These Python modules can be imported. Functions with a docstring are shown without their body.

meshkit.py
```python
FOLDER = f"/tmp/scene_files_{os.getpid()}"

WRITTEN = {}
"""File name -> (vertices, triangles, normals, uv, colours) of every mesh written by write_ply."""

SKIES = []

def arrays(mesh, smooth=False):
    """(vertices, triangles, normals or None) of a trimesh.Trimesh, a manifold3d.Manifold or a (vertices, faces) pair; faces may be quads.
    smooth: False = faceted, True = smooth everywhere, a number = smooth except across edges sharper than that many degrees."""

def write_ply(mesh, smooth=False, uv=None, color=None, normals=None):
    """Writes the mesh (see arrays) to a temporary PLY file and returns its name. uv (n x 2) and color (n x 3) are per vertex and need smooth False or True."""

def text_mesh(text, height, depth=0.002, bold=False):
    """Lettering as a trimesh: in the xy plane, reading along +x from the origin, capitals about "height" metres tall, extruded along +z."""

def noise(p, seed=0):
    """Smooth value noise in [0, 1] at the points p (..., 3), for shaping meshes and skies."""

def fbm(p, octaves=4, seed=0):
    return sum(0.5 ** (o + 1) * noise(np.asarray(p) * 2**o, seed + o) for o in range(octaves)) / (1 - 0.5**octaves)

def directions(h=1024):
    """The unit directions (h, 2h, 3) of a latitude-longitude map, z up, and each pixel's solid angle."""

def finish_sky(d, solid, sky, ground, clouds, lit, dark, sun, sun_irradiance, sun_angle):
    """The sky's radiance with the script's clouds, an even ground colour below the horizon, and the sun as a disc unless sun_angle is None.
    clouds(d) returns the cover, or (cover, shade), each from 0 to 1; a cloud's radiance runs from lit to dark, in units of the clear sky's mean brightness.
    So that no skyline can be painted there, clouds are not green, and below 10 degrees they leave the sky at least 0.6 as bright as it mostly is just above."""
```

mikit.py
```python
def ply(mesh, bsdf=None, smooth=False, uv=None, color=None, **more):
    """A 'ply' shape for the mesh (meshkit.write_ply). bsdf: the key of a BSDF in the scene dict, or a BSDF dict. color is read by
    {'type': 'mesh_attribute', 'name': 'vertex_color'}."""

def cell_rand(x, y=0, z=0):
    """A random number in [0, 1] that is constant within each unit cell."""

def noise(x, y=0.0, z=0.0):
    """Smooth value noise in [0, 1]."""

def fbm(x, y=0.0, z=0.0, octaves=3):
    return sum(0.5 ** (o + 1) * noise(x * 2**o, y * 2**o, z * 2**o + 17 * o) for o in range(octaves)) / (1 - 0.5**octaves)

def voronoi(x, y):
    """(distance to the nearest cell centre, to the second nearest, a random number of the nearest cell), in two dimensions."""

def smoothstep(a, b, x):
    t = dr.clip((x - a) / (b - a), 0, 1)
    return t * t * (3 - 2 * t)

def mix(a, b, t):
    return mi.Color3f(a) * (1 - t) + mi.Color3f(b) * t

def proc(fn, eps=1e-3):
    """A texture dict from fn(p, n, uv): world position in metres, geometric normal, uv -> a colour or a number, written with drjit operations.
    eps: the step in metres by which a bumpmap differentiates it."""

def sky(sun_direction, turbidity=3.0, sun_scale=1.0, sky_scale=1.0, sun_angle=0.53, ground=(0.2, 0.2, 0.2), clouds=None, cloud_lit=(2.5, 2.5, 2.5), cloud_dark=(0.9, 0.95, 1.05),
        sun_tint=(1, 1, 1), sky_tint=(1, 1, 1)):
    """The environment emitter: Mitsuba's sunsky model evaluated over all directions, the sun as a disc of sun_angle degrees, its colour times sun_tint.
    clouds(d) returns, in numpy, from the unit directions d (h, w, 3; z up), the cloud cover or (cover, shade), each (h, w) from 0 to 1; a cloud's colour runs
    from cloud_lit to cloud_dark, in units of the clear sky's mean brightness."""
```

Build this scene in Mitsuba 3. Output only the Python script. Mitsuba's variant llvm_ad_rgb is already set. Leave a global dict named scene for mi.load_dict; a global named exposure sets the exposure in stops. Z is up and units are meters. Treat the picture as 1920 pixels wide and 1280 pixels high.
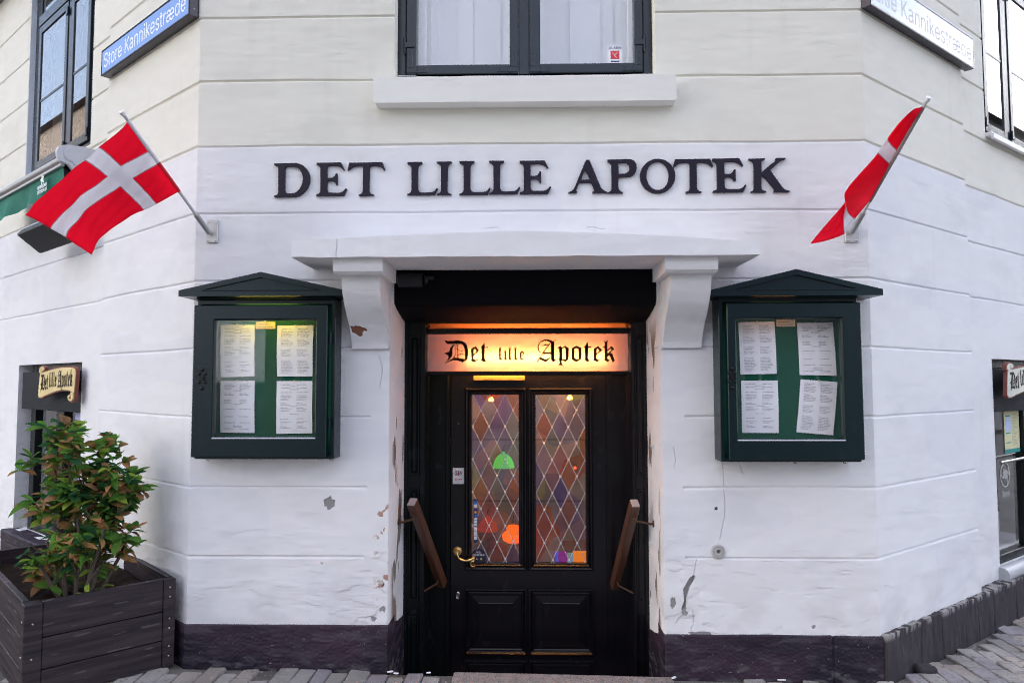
import math
import numpy as np, trimesh, manifold3d as m3, mitsuba as mi, drjit as dr, mikit, meshkit
from shapely.geometry import Polygon, LineString, box as sbox
from shapely import affinity
from scipy.interpolate import PchipInterpolator

# ------------------------------------------------------------------ camera, sky, exposure
scene, labels = {'type': 'scene'}, {}
RNG = np.random.default_rng(7)
CAM = np.array([0.0, -3.9, 1.5527])
FWD, UP = np.array([-0.02205, 0.99815, 0.05661]), np.array([0.00310, -0.05656, 0.99839])
scene['camera'] = {'type': 'perspective', 'fov': 71.608, 'fov_axis': 'x', 'near_clip': 0.05, 'far_clip': 400.0,
                   'to_world': mi.ScalarTransform4f().look_at(CAM.tolist(), (CAM + FWD).tolist(), UP.tolist())}


def clouds(d):
    """Thin high cloud; a bright bank low over the right-hand street, a clear gap over the left-hand one."""
    n = meshkit.fbm(d * np.array([2.2, 2.2, 4.0]) + 5.3, octaves=5, seed=3)
    step = lambda a, b, x: np.clip((x - a) / (b - a), 0, 1) ** 2 * (3 - 2 * np.clip((x - a) / (b - a), 0, 1))
    bank = step(0.82, 0.985, d @ np.array([0.93, 0.28, 0.24]) + 0.25 * (n - 0.5))
    gap = step(0.55, 0.90, d @ np.array([-0.93, 0.28, 0.24]) + 0.4 * (0.5 - n))
    cover = np.clip(0.55 + 0.9 * (n - 0.35), 0, 1) * (1 - 0.72 * gap)
    return np.maximum(cover, bank), np.clip(0.95 - 0.5 * (n - 0.4), 0, 1) * (1 - bank)


scene['sky'] = mikit.sky((-0.90, -0.38, 0.38), turbidity=3.0, sun_scale=0.015, sun_angle=22.0, sun_tint=(1.0, 0.66, 0.34), sky_scale=1.0,
                         ground=(0.17, 0.165, 0.17), clouds=clouds, cloud_lit=(6.8, 6.8, 7.1), cloud_dark=(1.50, 1.53, 1.82), sky_tint=(0.97, 0.97, 1.07))
exposure = 3.63

# ------------------------------------------------------------------ frames and helpers (x right along the wall, y into the wall, z up)
XL, XR, AL, AR = -1.860, 1.8695, math.radians(38.81), math.radians(37.82)


def frame(tx, ty, a, tz=0.0):
    c, s = math.cos(a), math.sin(a)
    return np.array([[c, -s, 0, tx], [s, c, 0, ty], [0, 0, 1, tz], [0, 0, 0, 1.0]])


F, L, R = frame(0, 0, 0), frame(XL, 0, -AL), frame(XR, 0, AR)
USED = {}


def number(name):
    n = USED.get(name, 0)
    USED[name] = n + 1
    return name if n == 0 else f'{name}_{n:03d}'


def thing(name, label, category, group=None, kind=None):
    key = number(name)
    labels[key] = {'label': label, 'category': category}
    if group:
        labels[key]['group'] = group
    if kind:
        labels[key]['kind'] = kind
    return key


def to_mesh(m):
    if isinstance(m, m3.Manifold):
        q = m.to_mesh()
        m = trimesh.Trimesh(q.vert_properties[:, :3], q.tri_verts, process=False)
    return m


def cat(*ms):
    ms = [to_mesh(m) for m in (ms[0] if len(ms) == 1 and isinstance(ms[0], (list, tuple)) else ms)]
    return trimesh.util.concatenate(ms) if len(ms) > 1 else ms[0]


def put(key, mesh, bsdf, fr=None, smooth=False, **more):
    mesh = to_mesh(mesh)
    if fr is not None:
        mesh = mesh.copy()
        mesh.apply_transform(fr)
    scene[key] = mikit.ply(mesh, bsdf, smooth=smooth, **more)
    return key


def part(parent, name, mesh, bsdf, fr=None, smooth=False, label=None, kind=None, **more):
    key = number(parent + '__' + name)
    put(key, mesh, bsdf, fr, smooth, **more)
    if label or kind:
        labels[key] = {k: v for k, v in (('label', label), ('kind', kind)) if v}
    return key


def bx(x0, x1, y0, y1, z0, z1, ch=0.0):
    """Box, with chamfered edges when ch > 0."""
    if ch <= 0:
        return trimesh.creation.box(bounds=[(min(x0, x1), min(y0, y1), min(z0, z1)), (max(x0, x1), max(y0, y1), max(z0, z1))])
    pts = []
    for x, sx in ((x0, 1), (x1, -1)):
        for y, sy in ((y0, 1), (y1, -1)):
            for z, sz in ((z0, 1), (z1, -1)):
                pts += [(x, y + sy * ch, z + sz * ch), (x + sx * ch, y, z + sz * ch), (x + sx * ch, y + sy * ch, z)]
    return to_mesh(m3.Manifold.hull_points(np.array(pts)))


def extr(poly, h):
    if not isinstance(poly, Polygon):
        poly = Polygon(poly[0], poly[1:]) if isinstance(poly[0][0], (list, tuple)) else Polygon(poly)
    if not poly.is_valid:
        poly = poly.buffer(0)
    gs = getattr(poly, 'geoms', [poly])
    return cat([trimesh.creation.extrude_polygon(g, h, engine='earcut') for g in gs if g.area > 0])


def mapped(mesh, rows, t):
    m = np.eye(4)
    m[:3, :3], m[:3, 3] = rows, t
    mesh = mesh.copy()
    mesh.apply_transform(m)
    return mesh


def prism(poly, y0, y1):
    """Polygon in (x, z), extruded from y0 (front) to y1 (back)."""
    return mapped(extr(poly, y1 - y0), [[1, 0, 0], [0, 0, -1], [0, 1, 0]], (0, y1, 0))


def xprism(poly, x0, x1):
    """Profile in (y, z), extruded along x."""
    return mapped(extr(poly, x1 - x0), [[0, 0, 1], [1, 0, 0], [0, 1, 0]], (x0, 0, 0))


def ring(x0, x1, z0, z1, steps, cap=None):
    """Rectangular moulding: concentric rectangles (inset, y); cap closes the middle."""
    v, f = [], []
    for d, y in steps:
        v += [(x0 + d, y, z0 + d), (x1 - d, y, z0 + d), (x1 - d, y, z1 - d), (x0 + d, y, z1 - d)]
    for k in range(len(steps) - 1):
        for i in range(4):
            j = (i + 1) % 4
            a, b, c, e = 4 * k + i, 4 * k + j, 4 * k + 4 + j, 4 * k + 4 + i
            f += [(a, b, c), (a, c, e)]
    if cap:
        n = 4 * (len(steps) - 1)
        f += [(n, n + 1, n + 2), (n, n + 2, n + 3)]
    return trimesh.Trimesh(v, f, process=False)


def tube(pts, r, n=10):
    """Round bar along points, closed; r one radius or one per point."""
    p = np.asarray(pts, float)
    r = np.broadcast_to(r, (len(p),))
    t = np.gradient(p, axis=0)
    t /= np.linalg.norm(t, axis=1, keepdims=True) + 1e-12
    ref = np.array([0, 0, 1.0]) if abs(t[:, 2]).max() < 0.9 else np.array([0.3, 1.0, 0.1])
    a = np.cross(t, ref)
    a /= np.linalg.norm(a, axis=1, keepdims=True)
    b = np.cross(t, a)
    th = np.arange(n) * 2 * np.pi / n
    v = (p[:, None] + r[:, None, None] * (np.cos(th)[None, :, None] * a[:, None] + np.sin(th)[None, :, None] * b[:, None])).reshape(-1, 3)
    f = []
    for i in range(len(p) - 1):
        for j in range(n):
            k = (j + 1) % n
            f += [(i * n + j, i * n + k, (i + 1) * n + k), (i * n + j, (i + 1) * n + k, (i + 1) * n + j)]
    v = np.vstack([v, p[0], p[-1]])
    q = len(v) - 2
    for j in range(n):
        k = (j + 1) % n
        f += [(q, k, j), (q + 1, (len(p) - 1) * n + j, (len(p) - 1) * n + k)]
    return trimesh.Trimesh(v, f, process=False)


def mani(mesh):
    mesh = to_mesh(mesh).copy()
    mesh.merge_vertices(merge_tex=True, merge_norm=True)
    return m3.Manifold(m3.Mesh(np.asarray(mesh.vertices, np.float32), np.asarray(mesh.faces, np.uint32)))


def worn(mesh, size, amp, freq, seed=0):
    """Subdivides and displaces a closed mesh: worn edges and uneven faces."""
    m = to_mesh((mesh if isinstance(mesh, m3.Manifold) else mani(mesh)).refine_to_length(size))
    p = np.array(m.vertices, float)
    d = np.stack([meshkit.fbm(p * freq + 31.7 * k, octaves=3, seed=seed + k) - 0.5 for k in range(3)], -1)
    return trimesh.Trimesh(p + 2 * amp * d, m.faces, process=False)


def text(s, height, depth=0.002, bold=False, width=None, squeeze=1.0):
    """Lettering standing on a wall plane: x right, y = 0 at the back to -depth at the front, z up, origin at the baseline's left end."""
    m = meshkit.text_mesh(s, height, depth, bold)
    x0, x1 = m.bounds[0][0], m.bounds[1][0]
    k = squeeze if width is None else width / (x1 - x0)
    return mapped(m, [[k, 0, 0], [0, 0, -1], [0, 1, 0]], (-x0 * k, 0, 0))


def moved(mesh, x=0.0, y=0.0, z=0.0):
    mesh = mesh.copy()
    mesh.apply_translation((x, y, z))
    return mesh


def at(x=0.0, y=0.0, z=0.0, rz=0.0, ry=0.0):
    """A frame: translation, then turned about its own vertical and its y axis."""
    m = frame(x, y, rz, z)
    return m @ trimesh.transformations.rotation_matrix(ry, [0, 1, 0])


# ------------------------------------------------------------------ materials
def rgb(c):
    return {'type': 'rgb', 'value': list(c)} if not isinstance(c, dict) else c


def mat(name, color, rough=0.5, spec=0.5, bump=None, bscale=1.0, **kw):
    b = {'type': 'principled', 'base_color': rgb(color), 'roughness': rough, 'specular': spec, **kw}
    if bump is not None:
        b = {'type': 'bumpmap', 'arbitrary': bump, 'scale': bscale, 'bsdf': b}
    scene[name] = {'type': 'twosided', 'bsdf': b}
    return name


N, FB, SS, MX = mikit.noise, mikit.fbm, mikit.smoothstep, mikit.mix


def plaster_color(p, n, uv):
    g = FB(p.x * 1.3, p.y * 1.3, p.z * 1.1, octaves=4)
    fine = FB(p.x * 9, p.y * 9, p.z * 22, octaves=3)
    white = MX((0.70, 0.70, 0.715), (0.80, 0.80, 0.805), g)
    cream = MX((0.695, 0.68, 0.605), (0.785, 0.77, 0.685), g)
    c = MX(white, cream, SS(2.876, 2.882, p.z))
    c = c * (0.95 + 0.07 * fine)
    # grime of splashing rain above the plinth
    low = (1 - SS(0.2, 0.75, p.z)) * SS(0.42, 0.66, FB(p.x * 5, p.y * 5, p.z * 6, octaves=4))
    c = MX(c, (0.52, 0.50, 0.49), low * 0.35)
    drip = SS(0.60, 0.80, FB(p.x * 16, p.y * 16, p.z * 0.9, octaves=3)) * SS(0.40, 0.62, FB(p.x * 2.1 + 7, p.y * 2.1, p.z * 1.6, octaves=3))
    c = MX(c, c * mi.Color3f(0.86, 0.85, 0.83), drip * 0.22)
    fix = SS(0.60, 0.615, FB(p.x * 1.9 + 31, p.y * 1.9, p.z * 2.4, octaves=2)) * (1 - SS(2.85, 2.9, p.z))
    c = c * MX((1.0, 1.0, 1.0), (0.965, 0.968, 0.985), fix)
    blotch = SS(0.56, 0.70, FB(p.x * 2.6, p.y * 2.6, p.z * 3.4 + 20, octaves=5))
    c = c * (1 - 0.045 * blotch)
    # flaked paint on the door jambs
    jamb = SS(0.06, 0.16, p.y) * (1 - SS(0.49, 0.5, p.y)) * SS(0.70, 0.72, dr.abs(p.x + 0.015)) * (1 - SS(0.9, 1.0, dr.abs(p.x)))
    flake = SS(0.60, 0.63, FB(p.x * 4, p.y * 9, p.z * 2.6 + 3.0, octaves=4)) * (1 - SS(1.75, 1.95, p.z))
    c = MX(c, (0.20, 0.17, 0.15), jamb * flake)
    rust = SS(0.66, 0.70, FB(p.x * 30 + 5, p.y * 30, p.z * 24, octaves=4)) * SS(-0.86, -0.80, p.x) * (1 - SS(-0.72, -0.70, p.x)) * (1 - SS(0.85, 0.95, p.z)) * (1 - SS(0.01, 0.03, p.y))
    return MX(c, (0.30, 0.11, 0.05), rust * 0.8)


def plaster_height(p, n, uv):
    trowel = FB(p.x * 9, p.y * 9, p.z * 46, octaves=4)
    lump = FB(p.x * 11 + 3, p.y * 11, p.z * 13, octaves=3)
    near = (1 - SS(0.25, 1.15, p.z)) * SS(0.62, 0.70, dr.abs(p.x)) * (1 - SS(0.80, 1.15, dr.abs(p.x)))
    flakes = SS(0.52, 0.58, FB(p.x * 9, p.y * 9, p.z * 9, octaves=4))
    low = 1 - SS(0.5, 1.3, p.z)
    patch = SS(0.55, 0.58, FB(p.x * 3.1, p.y * 3.1, p.z * 3.3 + 9, octaves=4))
    curl = SS(0.60, 0.63, FB(p.x * 7 + 11, p.y * 7, p.z * 13, octaves=4))
    calm = 0.30 + 0.70 * SS(0.40, 0.62, FB(p.x * 1.7 + 2, p.y * 1.7, p.z * 2.3, octaves=2))
    return calm * (0.0038 * trowel + 0.0012 * lump) + (0.0040 * near + 0.0006) * flakes + 0.0012 * patch + (0.0006 + 0.0020 * low) * curl + 0.0011 * N(p.x * 130, p.y * 130, p.z * 160)


mat('plaster', mikit.proc(plaster_color), 0.75, 0.25, mikit.proc(plaster_height, 0.002))


def plinth_color(p, n, uv):
    g = FB(p.x * 3, p.y * 3, p.z * 4, octaves=4)
    c = MX((0.0085, 0.0068, 0.0155), (0.034, 0.018, 0.032), SS(0.25, 0.75, g))
    rub = SS(0.52, 0.70, FB(p.x * 8, p.y * 8, p.z * 22 + 4, octaves=4)) * SS(-0.1, 0.25, p.z)
    c = MX(c, (0.070, 0.056, 0.074), rub * 0.55)
    spots = SS(0.93, 0.96, N(p.x * 95, p.y * 95, p.z * 95))
    dust = SS(0.5, 0.75, FB(p.x * 16, p.y * 16, p.z * 30, octaves=3)) * (1 - SS(0.0, 0.10, p.z))
    return MX(MX(c, (0.10, 0.095, 0.10), dust * 0.7), (0.35, 0.33, 0.33), spots * 0.8)


def lump_height(p, n, uv):
    return 0.010 * FB(p.x * 14, p.y * 14, p.z * 22, octaves=4) + 0.003 * N(p.x * 90, p.y * 90, p.z * 90)


mat('plinth_paint', mikit.proc(plinth_color), 0.6, 0.4, mikit.proc(lump_height, 0.002))


def granite_color(p, n, uv):
    g = FB(p.x * 5, p.y * 5, p.z * 5, octaves=4)
    streak = FB(p.x * 34, p.y * 34, p.z * 6, octaves=3)
    c = MX((0.018, 0.016, 0.020), (0.062, 0.055, 0.062), g * 0.5 + streak * 0.5)
    top = SS(0.165, 0.20, p.z) * SS(0.42, 0.6, streak)  # highlights along the top edges, painted into the stone colour
    return MX(c, (0.34, 0.32, 0.31), top * 0.75)


def chisel_height(p, n, uv):
    return 0.012 * FB(p.x * 30, p.y * 30, p.z * 7, octaves=4) + 0.002 * N(p.x * 120, p.y * 120, p.z * 120)


mat('granite_dark', mikit.proc(granite_color), 0.8, 0.3, mikit.proc(chisel_height, 0.002))


def paving(lo, hi):
    def fn(p, n, uv):
        g = FB(p.x * 7, p.y * 7, p.z * 7, octaves=4)
        s = N(p.x * 130, p.y * 130, p.z * 130)
        c = MX(lo, hi, g * 0.7 + 0.3 * s)
        c = c * (0.72 + 0.56 * N(p.x * 6.5 + 3, p.y * 4.5, 2.0))
        grit = SS(0.60, 0.75, FB(p.x * 45, p.y * 45, 3.0, octaves=3)) * SS(0.45, 0.6, FB(p.x * 4, p.y * 4, 9.0, octaves=2))
        c = MX(c, (0.13, 0.12, 0.105), grit * 0.7)
        return MX(c, (0.36, 0.345, 0.335), SS(0.80, 0.86, N(p.x * 60, p.y * 60, p.z * 60 + 5)) * 0.6)
    return fn


def stone_height(p, n, uv):
    return 0.006 * FB(p.x * 22, p.y * 22, p.z * 22, octaves=4)


STONE_BUMP = mikit.proc(stone_height, 0.002)
mat('sett_grey', mikit.proc(paving((0.19, 0.178, 0.17), (0.38, 0.355, 0.335))), 0.75, 0.3, STONE_BUMP)
mat('sett_warm', mikit.proc(paving((0.20, 0.175, 0.16), (0.38, 0.335, 0.30))), 0.75, 0.3, STONE_BUMP)
mat('sett_violet', mikit.proc(paving((0.18, 0.165, 0.176), (0.35, 0.325, 0.345))), 0.75, 0.3, STONE_BUMP)
mat('joint_sand', mikit.proc(paving((0.09, 0.085, 0.08), (0.19, 0.175, 0.16))), 0.9, 0.1, STONE_BUMP)


def threshold_color(p, n, uv):
    s = mikit.cell_rand(p.x * 220, p.y * 220, 0)
    c = MX((0.21, 0.185, 0.17), (0.36, 0.31, 0.285), FB(p.x * 30, p.y * 30, 0, octaves=3))
    c = MX(c, (0.10, 0.075, 0.07), dr.select(s < 0.25, mi.Float(0.8), mi.Float(0)))
    return c


mat('threshold_granite', mikit.proc(threshold_color), 0.7, 0.3)


def scuffed(base, edge, amount=0.5):
    def fn(p, n, uv):
        g = FB(p.x * 3, p.y * 3, p.z * 3, octaves=3)
        w = SS(0.66, 0.72, FB(p.x * 26, p.y * 26, p.z * 9, octaves=4))
        c = mi.Color3f(base) * (0.8 + 0.45 * g)
        return MX(c, edge, w * amount)
    return fn


def grain_height(p, n, uv):
    return 0.0003 * FB(p.x * 60, p.y * 60, p.z * 5, octaves=3)


def grain_height_x(p, n, uv):
    return 0.0003 * FB(p.x * 5, p.y * 5, p.z * 70, octaves=3)


GRAIN, GRAINX = mikit.proc(grain_height, 0.001), mikit.proc(grain_height_x, 0.001)
mat('black_paint', mikit.proc(scuffed((0.0042, 0.0040, 0.0066), (0.02, 0.02, 0.025), 0.35)), 0.28, 0.45, GRAIN)
mat('dark_green_paint', mikit.proc(scuffed((0.0035, 0.0065, 0.0075), (0.025, 0.03, 0.035), 0.4)), 0.36, 0.3, GRAIN)
mat('beam_paint', mikit.proc(scuffed((0.0055, 0.005, 0.0075), (0.010, 0.009, 0.011), 0.3)), 0.75, 0.1, GRAINX)
mat('case_green', mikit.proc(scuffed((0.0018, 0.0125, 0.0155), (0.010, 0.022, 0.028), 0.3)), 0.3, 0.36, GRAINX)
mat('case_board', mikit.proc(scuffed((0.004, 0.075, 0.043), (0.008, 0.09, 0.055), 0.4)), 0.85, 0.2)
mat('window_paint', mikit.proc(scuffed((0.0095, 0.016, 0.024), (0.03, 0.035, 0.045), 0.35)), 0.22, 0.4, GRAIN, clearcoat=0.3, clearcoat_gloss=1.0)
mat('letter_paint', mikit.proc(scuffed((0.0105, 0.0065, 0.018), (0.045, 0.04, 0.055), 0.35)), 0.5, 0.3)
mat('white_wood', (0.80, 0.81, 0.82), 0.45)
mat('sill_paint', (0.74, 0.735, 0.69), 0.7, 0.25, mikit.proc(plaster_height, 0.002))
mat('grey_metal', (0.42, 0.42, 0.43), 0.4, metallic=0.6)
mat('light_grey_paint', (0.52, 0.54, 0.60), 0.4)
mat('white_metal', (0.72, 0.72, 0.73), 0.3)
mat('steel', (0.62, 0.61, 0.60), 0.3, metallic=1.0)
mat('lead', (0.74, 0.72, 0.74), 0.35, metallic=0.3)
mat('brass', (0.80, 0.58, 0.24), 0.22, metallic=1.0)
mat('rust_iron', (0.10, 0.055, 0.035), 0.7, metallic=0.4)
mat('black_plastic', (0.006, 0.006, 0.007), 0.4, 0.3)
mat('black_print', (0.010, 0.008, 0.008), 0.6, 0.2)
mat('sign_black', (0.006, 0.004, 0.004), 0.7, 0.1)
mat('white_print', (0.82, 0.82, 0.84), 0.5)
mat('paper_white', (0.80, 0.80, 0.82), 0.6)
mat('red_print', (0.60, 0.035, 0.05), 0.5)
mat('navy_print', (0.03, 0.04, 0.16), 0.4)
mat('blue_print', (0.05, 0.18, 0.55), 0.4)
mat('orange_print', (0.85, 0.33, 0.04), 0.4)
mat('grey_concrete', (0.27, 0.26, 0.26), 0.9, 0.1, mikit.proc(stone_height, 0.002))
mat('brick', (0.23, 0.105, 0.07), 0.9, 0.1, mikit.proc(stone_height, 0.002))
mat('hole_dark', (0.10, 0.095, 0.095), 0.9, 0.1)
mat('sign_blue', (0.085, 0.20, 0.52), 0.06, 1.0, clearcoat=1.0, clearcoat_gloss=1.0)
mat('sign_frame', (0.014, 0.010, 0.025), 0.25)
mat('slate_board', (0.010, 0.014, 0.020), 0.6, 0.15)
mat('banner_yellow', mikit.proc(scuffed((0.66, 0.53, 0.25), (0.5, 0.38, 0.17), 0.3)), 0.55)
mat('banner_edge', (0.16, 0.035, 0.025), 0.5)
mat('interior_dark', (0.05, 0.042, 0.04), 0.8)
mat('curtain_white', (0.70, 0.70, 0.72), 0.9)
mat('valance_green', mikit.proc(scuffed((0.002, 0.135, 0.092), (0.002, 0.10, 0.07), 0.5)), 0.75)
mat('soil', mikit.proc(scuffed((0.018, 0.012, 0.009), (0.05, 0.034, 0.024), 0.6)), 0.95, 0.1, STONE_BUMP)


def mahogany(p, n, uv):
    g = FB(p.x * 40, p.y * 4 + p.z * 4, p.z * 2, octaves=4)
    return MX((0.055, 0.022, 0.014), (0.13, 0.06, 0.038), g)


mat('mahogany', mikit.proc(mahogany), 0.3, 0.5)


def plank_height(p, n, uv):
    return 0.0012 * FB(p.x * 6, p.y * 6, p.z * 90, octaves=4)


def planter_color(p, n, uv):
    g = FB(p.x * 4, p.y * 4, p.z * 45, octaves=4)
    c = MX((0.0095, 0.0056, 0.0095), (0.033, 0.020, 0.027), SS(0.25, 0.75, g))
    return MX(c, (0.10, 0.09, 0.09), SS(0.70, 0.76, FB(p.x * 9, p.y * 9, p.z * 60, octaves=3)) * 0.55)


mat('planter_wood', mikit.proc(planter_color), 0.5, 0.4, mikit.proc(plank_height, 0.001))
scene['pane_glass'] = {'type': 'thindielectric', 'int_ior': 1.65}
scene['case_glass'] = {'type': 'thindielectric', 'int_ior': 1.42}
SHEET = {'type': 'principledthin', 'roughness': 0.42, 'sheen': 0.5, 'diff_trans': 0.5, 'spec_trans': 0.0}


def flag_color(p, n, uv):
    """uv: u along the fly, v down the hoist; white cross with stitched seams on red."""
    u, v = uv.x, uv.y
    du, dv = dr.abs(u - 0.378), dr.abs(v - 0.5)
    inside = dr.maximum(SS(0.0, 0.002, 0.054 - du), SS(0.0, 0.003, 0.0715 - dv))
    seam = dr.maximum((1 - SS(0.003, 0.005, dr.abs(du - 0.054))) * SS(0.07, 0.075, dv), (1 - SS(0.004, 0.007, dr.abs(dv - 0.0715))) * SS(0.052, 0.056, du))
    hem = dr.maximum(1 - SS(0.012, 0.016, 1 - u), dr.maximum(1 - SS(0.018, 0.024, v), 1 - SS(0.018, 0.024, 1 - v)))
    weave = 0.95 + 0.05 * N(u * 260, v * 190, 0)
    c = MX((0.94, 0.008, 0.030), (0.80, 0.79, 0.84), inside) * weave
    c = MX(c, c * 0.72, hem * 0.6)
    return MX(c, (0.30, 0.22, 0.27), seam * 0.8)


scene['flag_cloth'] = {**SHEET, 'base_color': mikit.proc(flag_color), 'diff_trans': 0.85}


def menu_print(seed):
    def fn(p, n, uv):
        u, v = uv.x, uv.y
        rows = 34.0
        r = dr.floor(v * rows)
        fr = v * rows - r
        k = mikit.cell_rand(r, seed, 1)
        a = mikit.cell_rand(r, seed, 2)
        col1 = SS(0.10, 0.12, u) * (1 - SS(0.28 + 0.16 * a, 0.30 + 0.16 * a, u))
        col2 = SS(0.55, 0.57, u) * (1 - SS(0.72 + 0.18 * a, 0.74 + 0.18 * a, u))
        head = SS(0.36, 0.38, u) * (1 - SS(0.62, 0.64, u))
        on = dr.select(k < 0.70, dr.maximum(col1, col2), dr.select(k > 0.93, head, mi.Float(0)))
        on = on * SS(0.18, 0.26, fr) * (1 - SS(0.60, 0.68, fr)) * SS(0.05, 0.06, v) * (1 - SS(0.94, 0.95, v))
        on = on * (0.45 + 0.55 * N(u * 90, r, seed))
        return MX((0.86, 0.86, 0.90), (0.16, 0.15, 0.18), on * 0.9)
    return fn


for k in range(3):
    mat(f'menu_print_{k}', mikit.proc(menu_print(k * 7 + 3)), 0.5)


def leaf_green(p, n, uv):
    vein = 1 - SS(0.02, 0.06, dr.abs(uv.x - 0.5))
    c = MX((0.065, 0.18, 0.036), (0.18, 0.36, 0.065), FB(p.x * 9, p.y * 9, p.z * 9, octaves=2))
    return MX(c, (0.14, 0.24, 0.08), vein * 0.6)


def leaf_scorched(p, n, uv):
    g = FB(p.x * 26, p.y * 26, p.z * 26, octaves=3)
    t = SS(0.25, 0.62, uv.y + (g - 0.5) * 0.9)
    c = MX((0.13, 0.22, 0.045), (0.48, 0.25, 0.11), t)
    return c * (0.75 + 0.5 * N(p.x * 60, p.y * 60, p.z * 60))


def leaf_brown(p, n, uv):
    return MX((0.17, 0.08, 0.04), (0.55, 0.32, 0.17), FB(p.x * 30, p.y * 30, p.z * 30, octaves=3))


LEAF = {'type': 'principledthin', 'roughness': 0.36, 'diff_trans': 0.8, 'spec_trans': 0.0}
scene['leaf_green'] = {**LEAF, 'base_color': mikit.proc(leaf_green)}
scene['leaf_scorched'] = {**LEAF, 'base_color': mikit.proc(leaf_scorched), 'roughness': 0.5}
scene['leaf_brown'] = {**LEAF, 'base_color': mikit.proc(leaf_brown), 'roughness': 0.6}
scene['leaf_lime'] = {**LEAF, 'base_color': rgb((0.34, 0.48, 0.08))}
scene['leaf_deep'] = {**LEAF, 'base_color': rgb((0.045, 0.135, 0.055))}
mat('bark', mikit.proc(scuffed((0.085, 0.065, 0.05), (0.15, 0.12, 0.10), 0.5)), 0.85)
mat('banner_note', (0.72, 0.60, 0.44), 0.7)
mat('banner_print', (0.36, 0.30, 0.24), 0.7)
mat('banner_pale', mikit.proc(scuffed((0.60, 0.60, 0.52), (0.45, 0.44, 0.38), 0.3)), 0.55)
mat('pole_grey', (0.50, 0.50, 0.53), 0.4)
mat('plate_metal', (0.50, 0.49, 0.48), 0.45, metallic=0.5)
mat('sleeve_left', (0.66, 0.64, 0.70), 0.7)
mat('sleeve_right', (0.30, 0.24, 0.25), 0.7)
mat('lamp_black', (0.010, 0.010, 0.014), 0.4)
mat('grey_plug', (0.40, 0.39, 0.38), 0.8, 0.2)
mat('end_grain', (0.46, 0.38, 0.36), 0.6)
mat('navy_dark', (0.02, 0.018, 0.05), 0.5)
mat('yellow_print', (0.62, 0.55, 0.08), 0.5)
mat('poster_paper', (0.62, 0.60, 0.36), 0.6)
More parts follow.
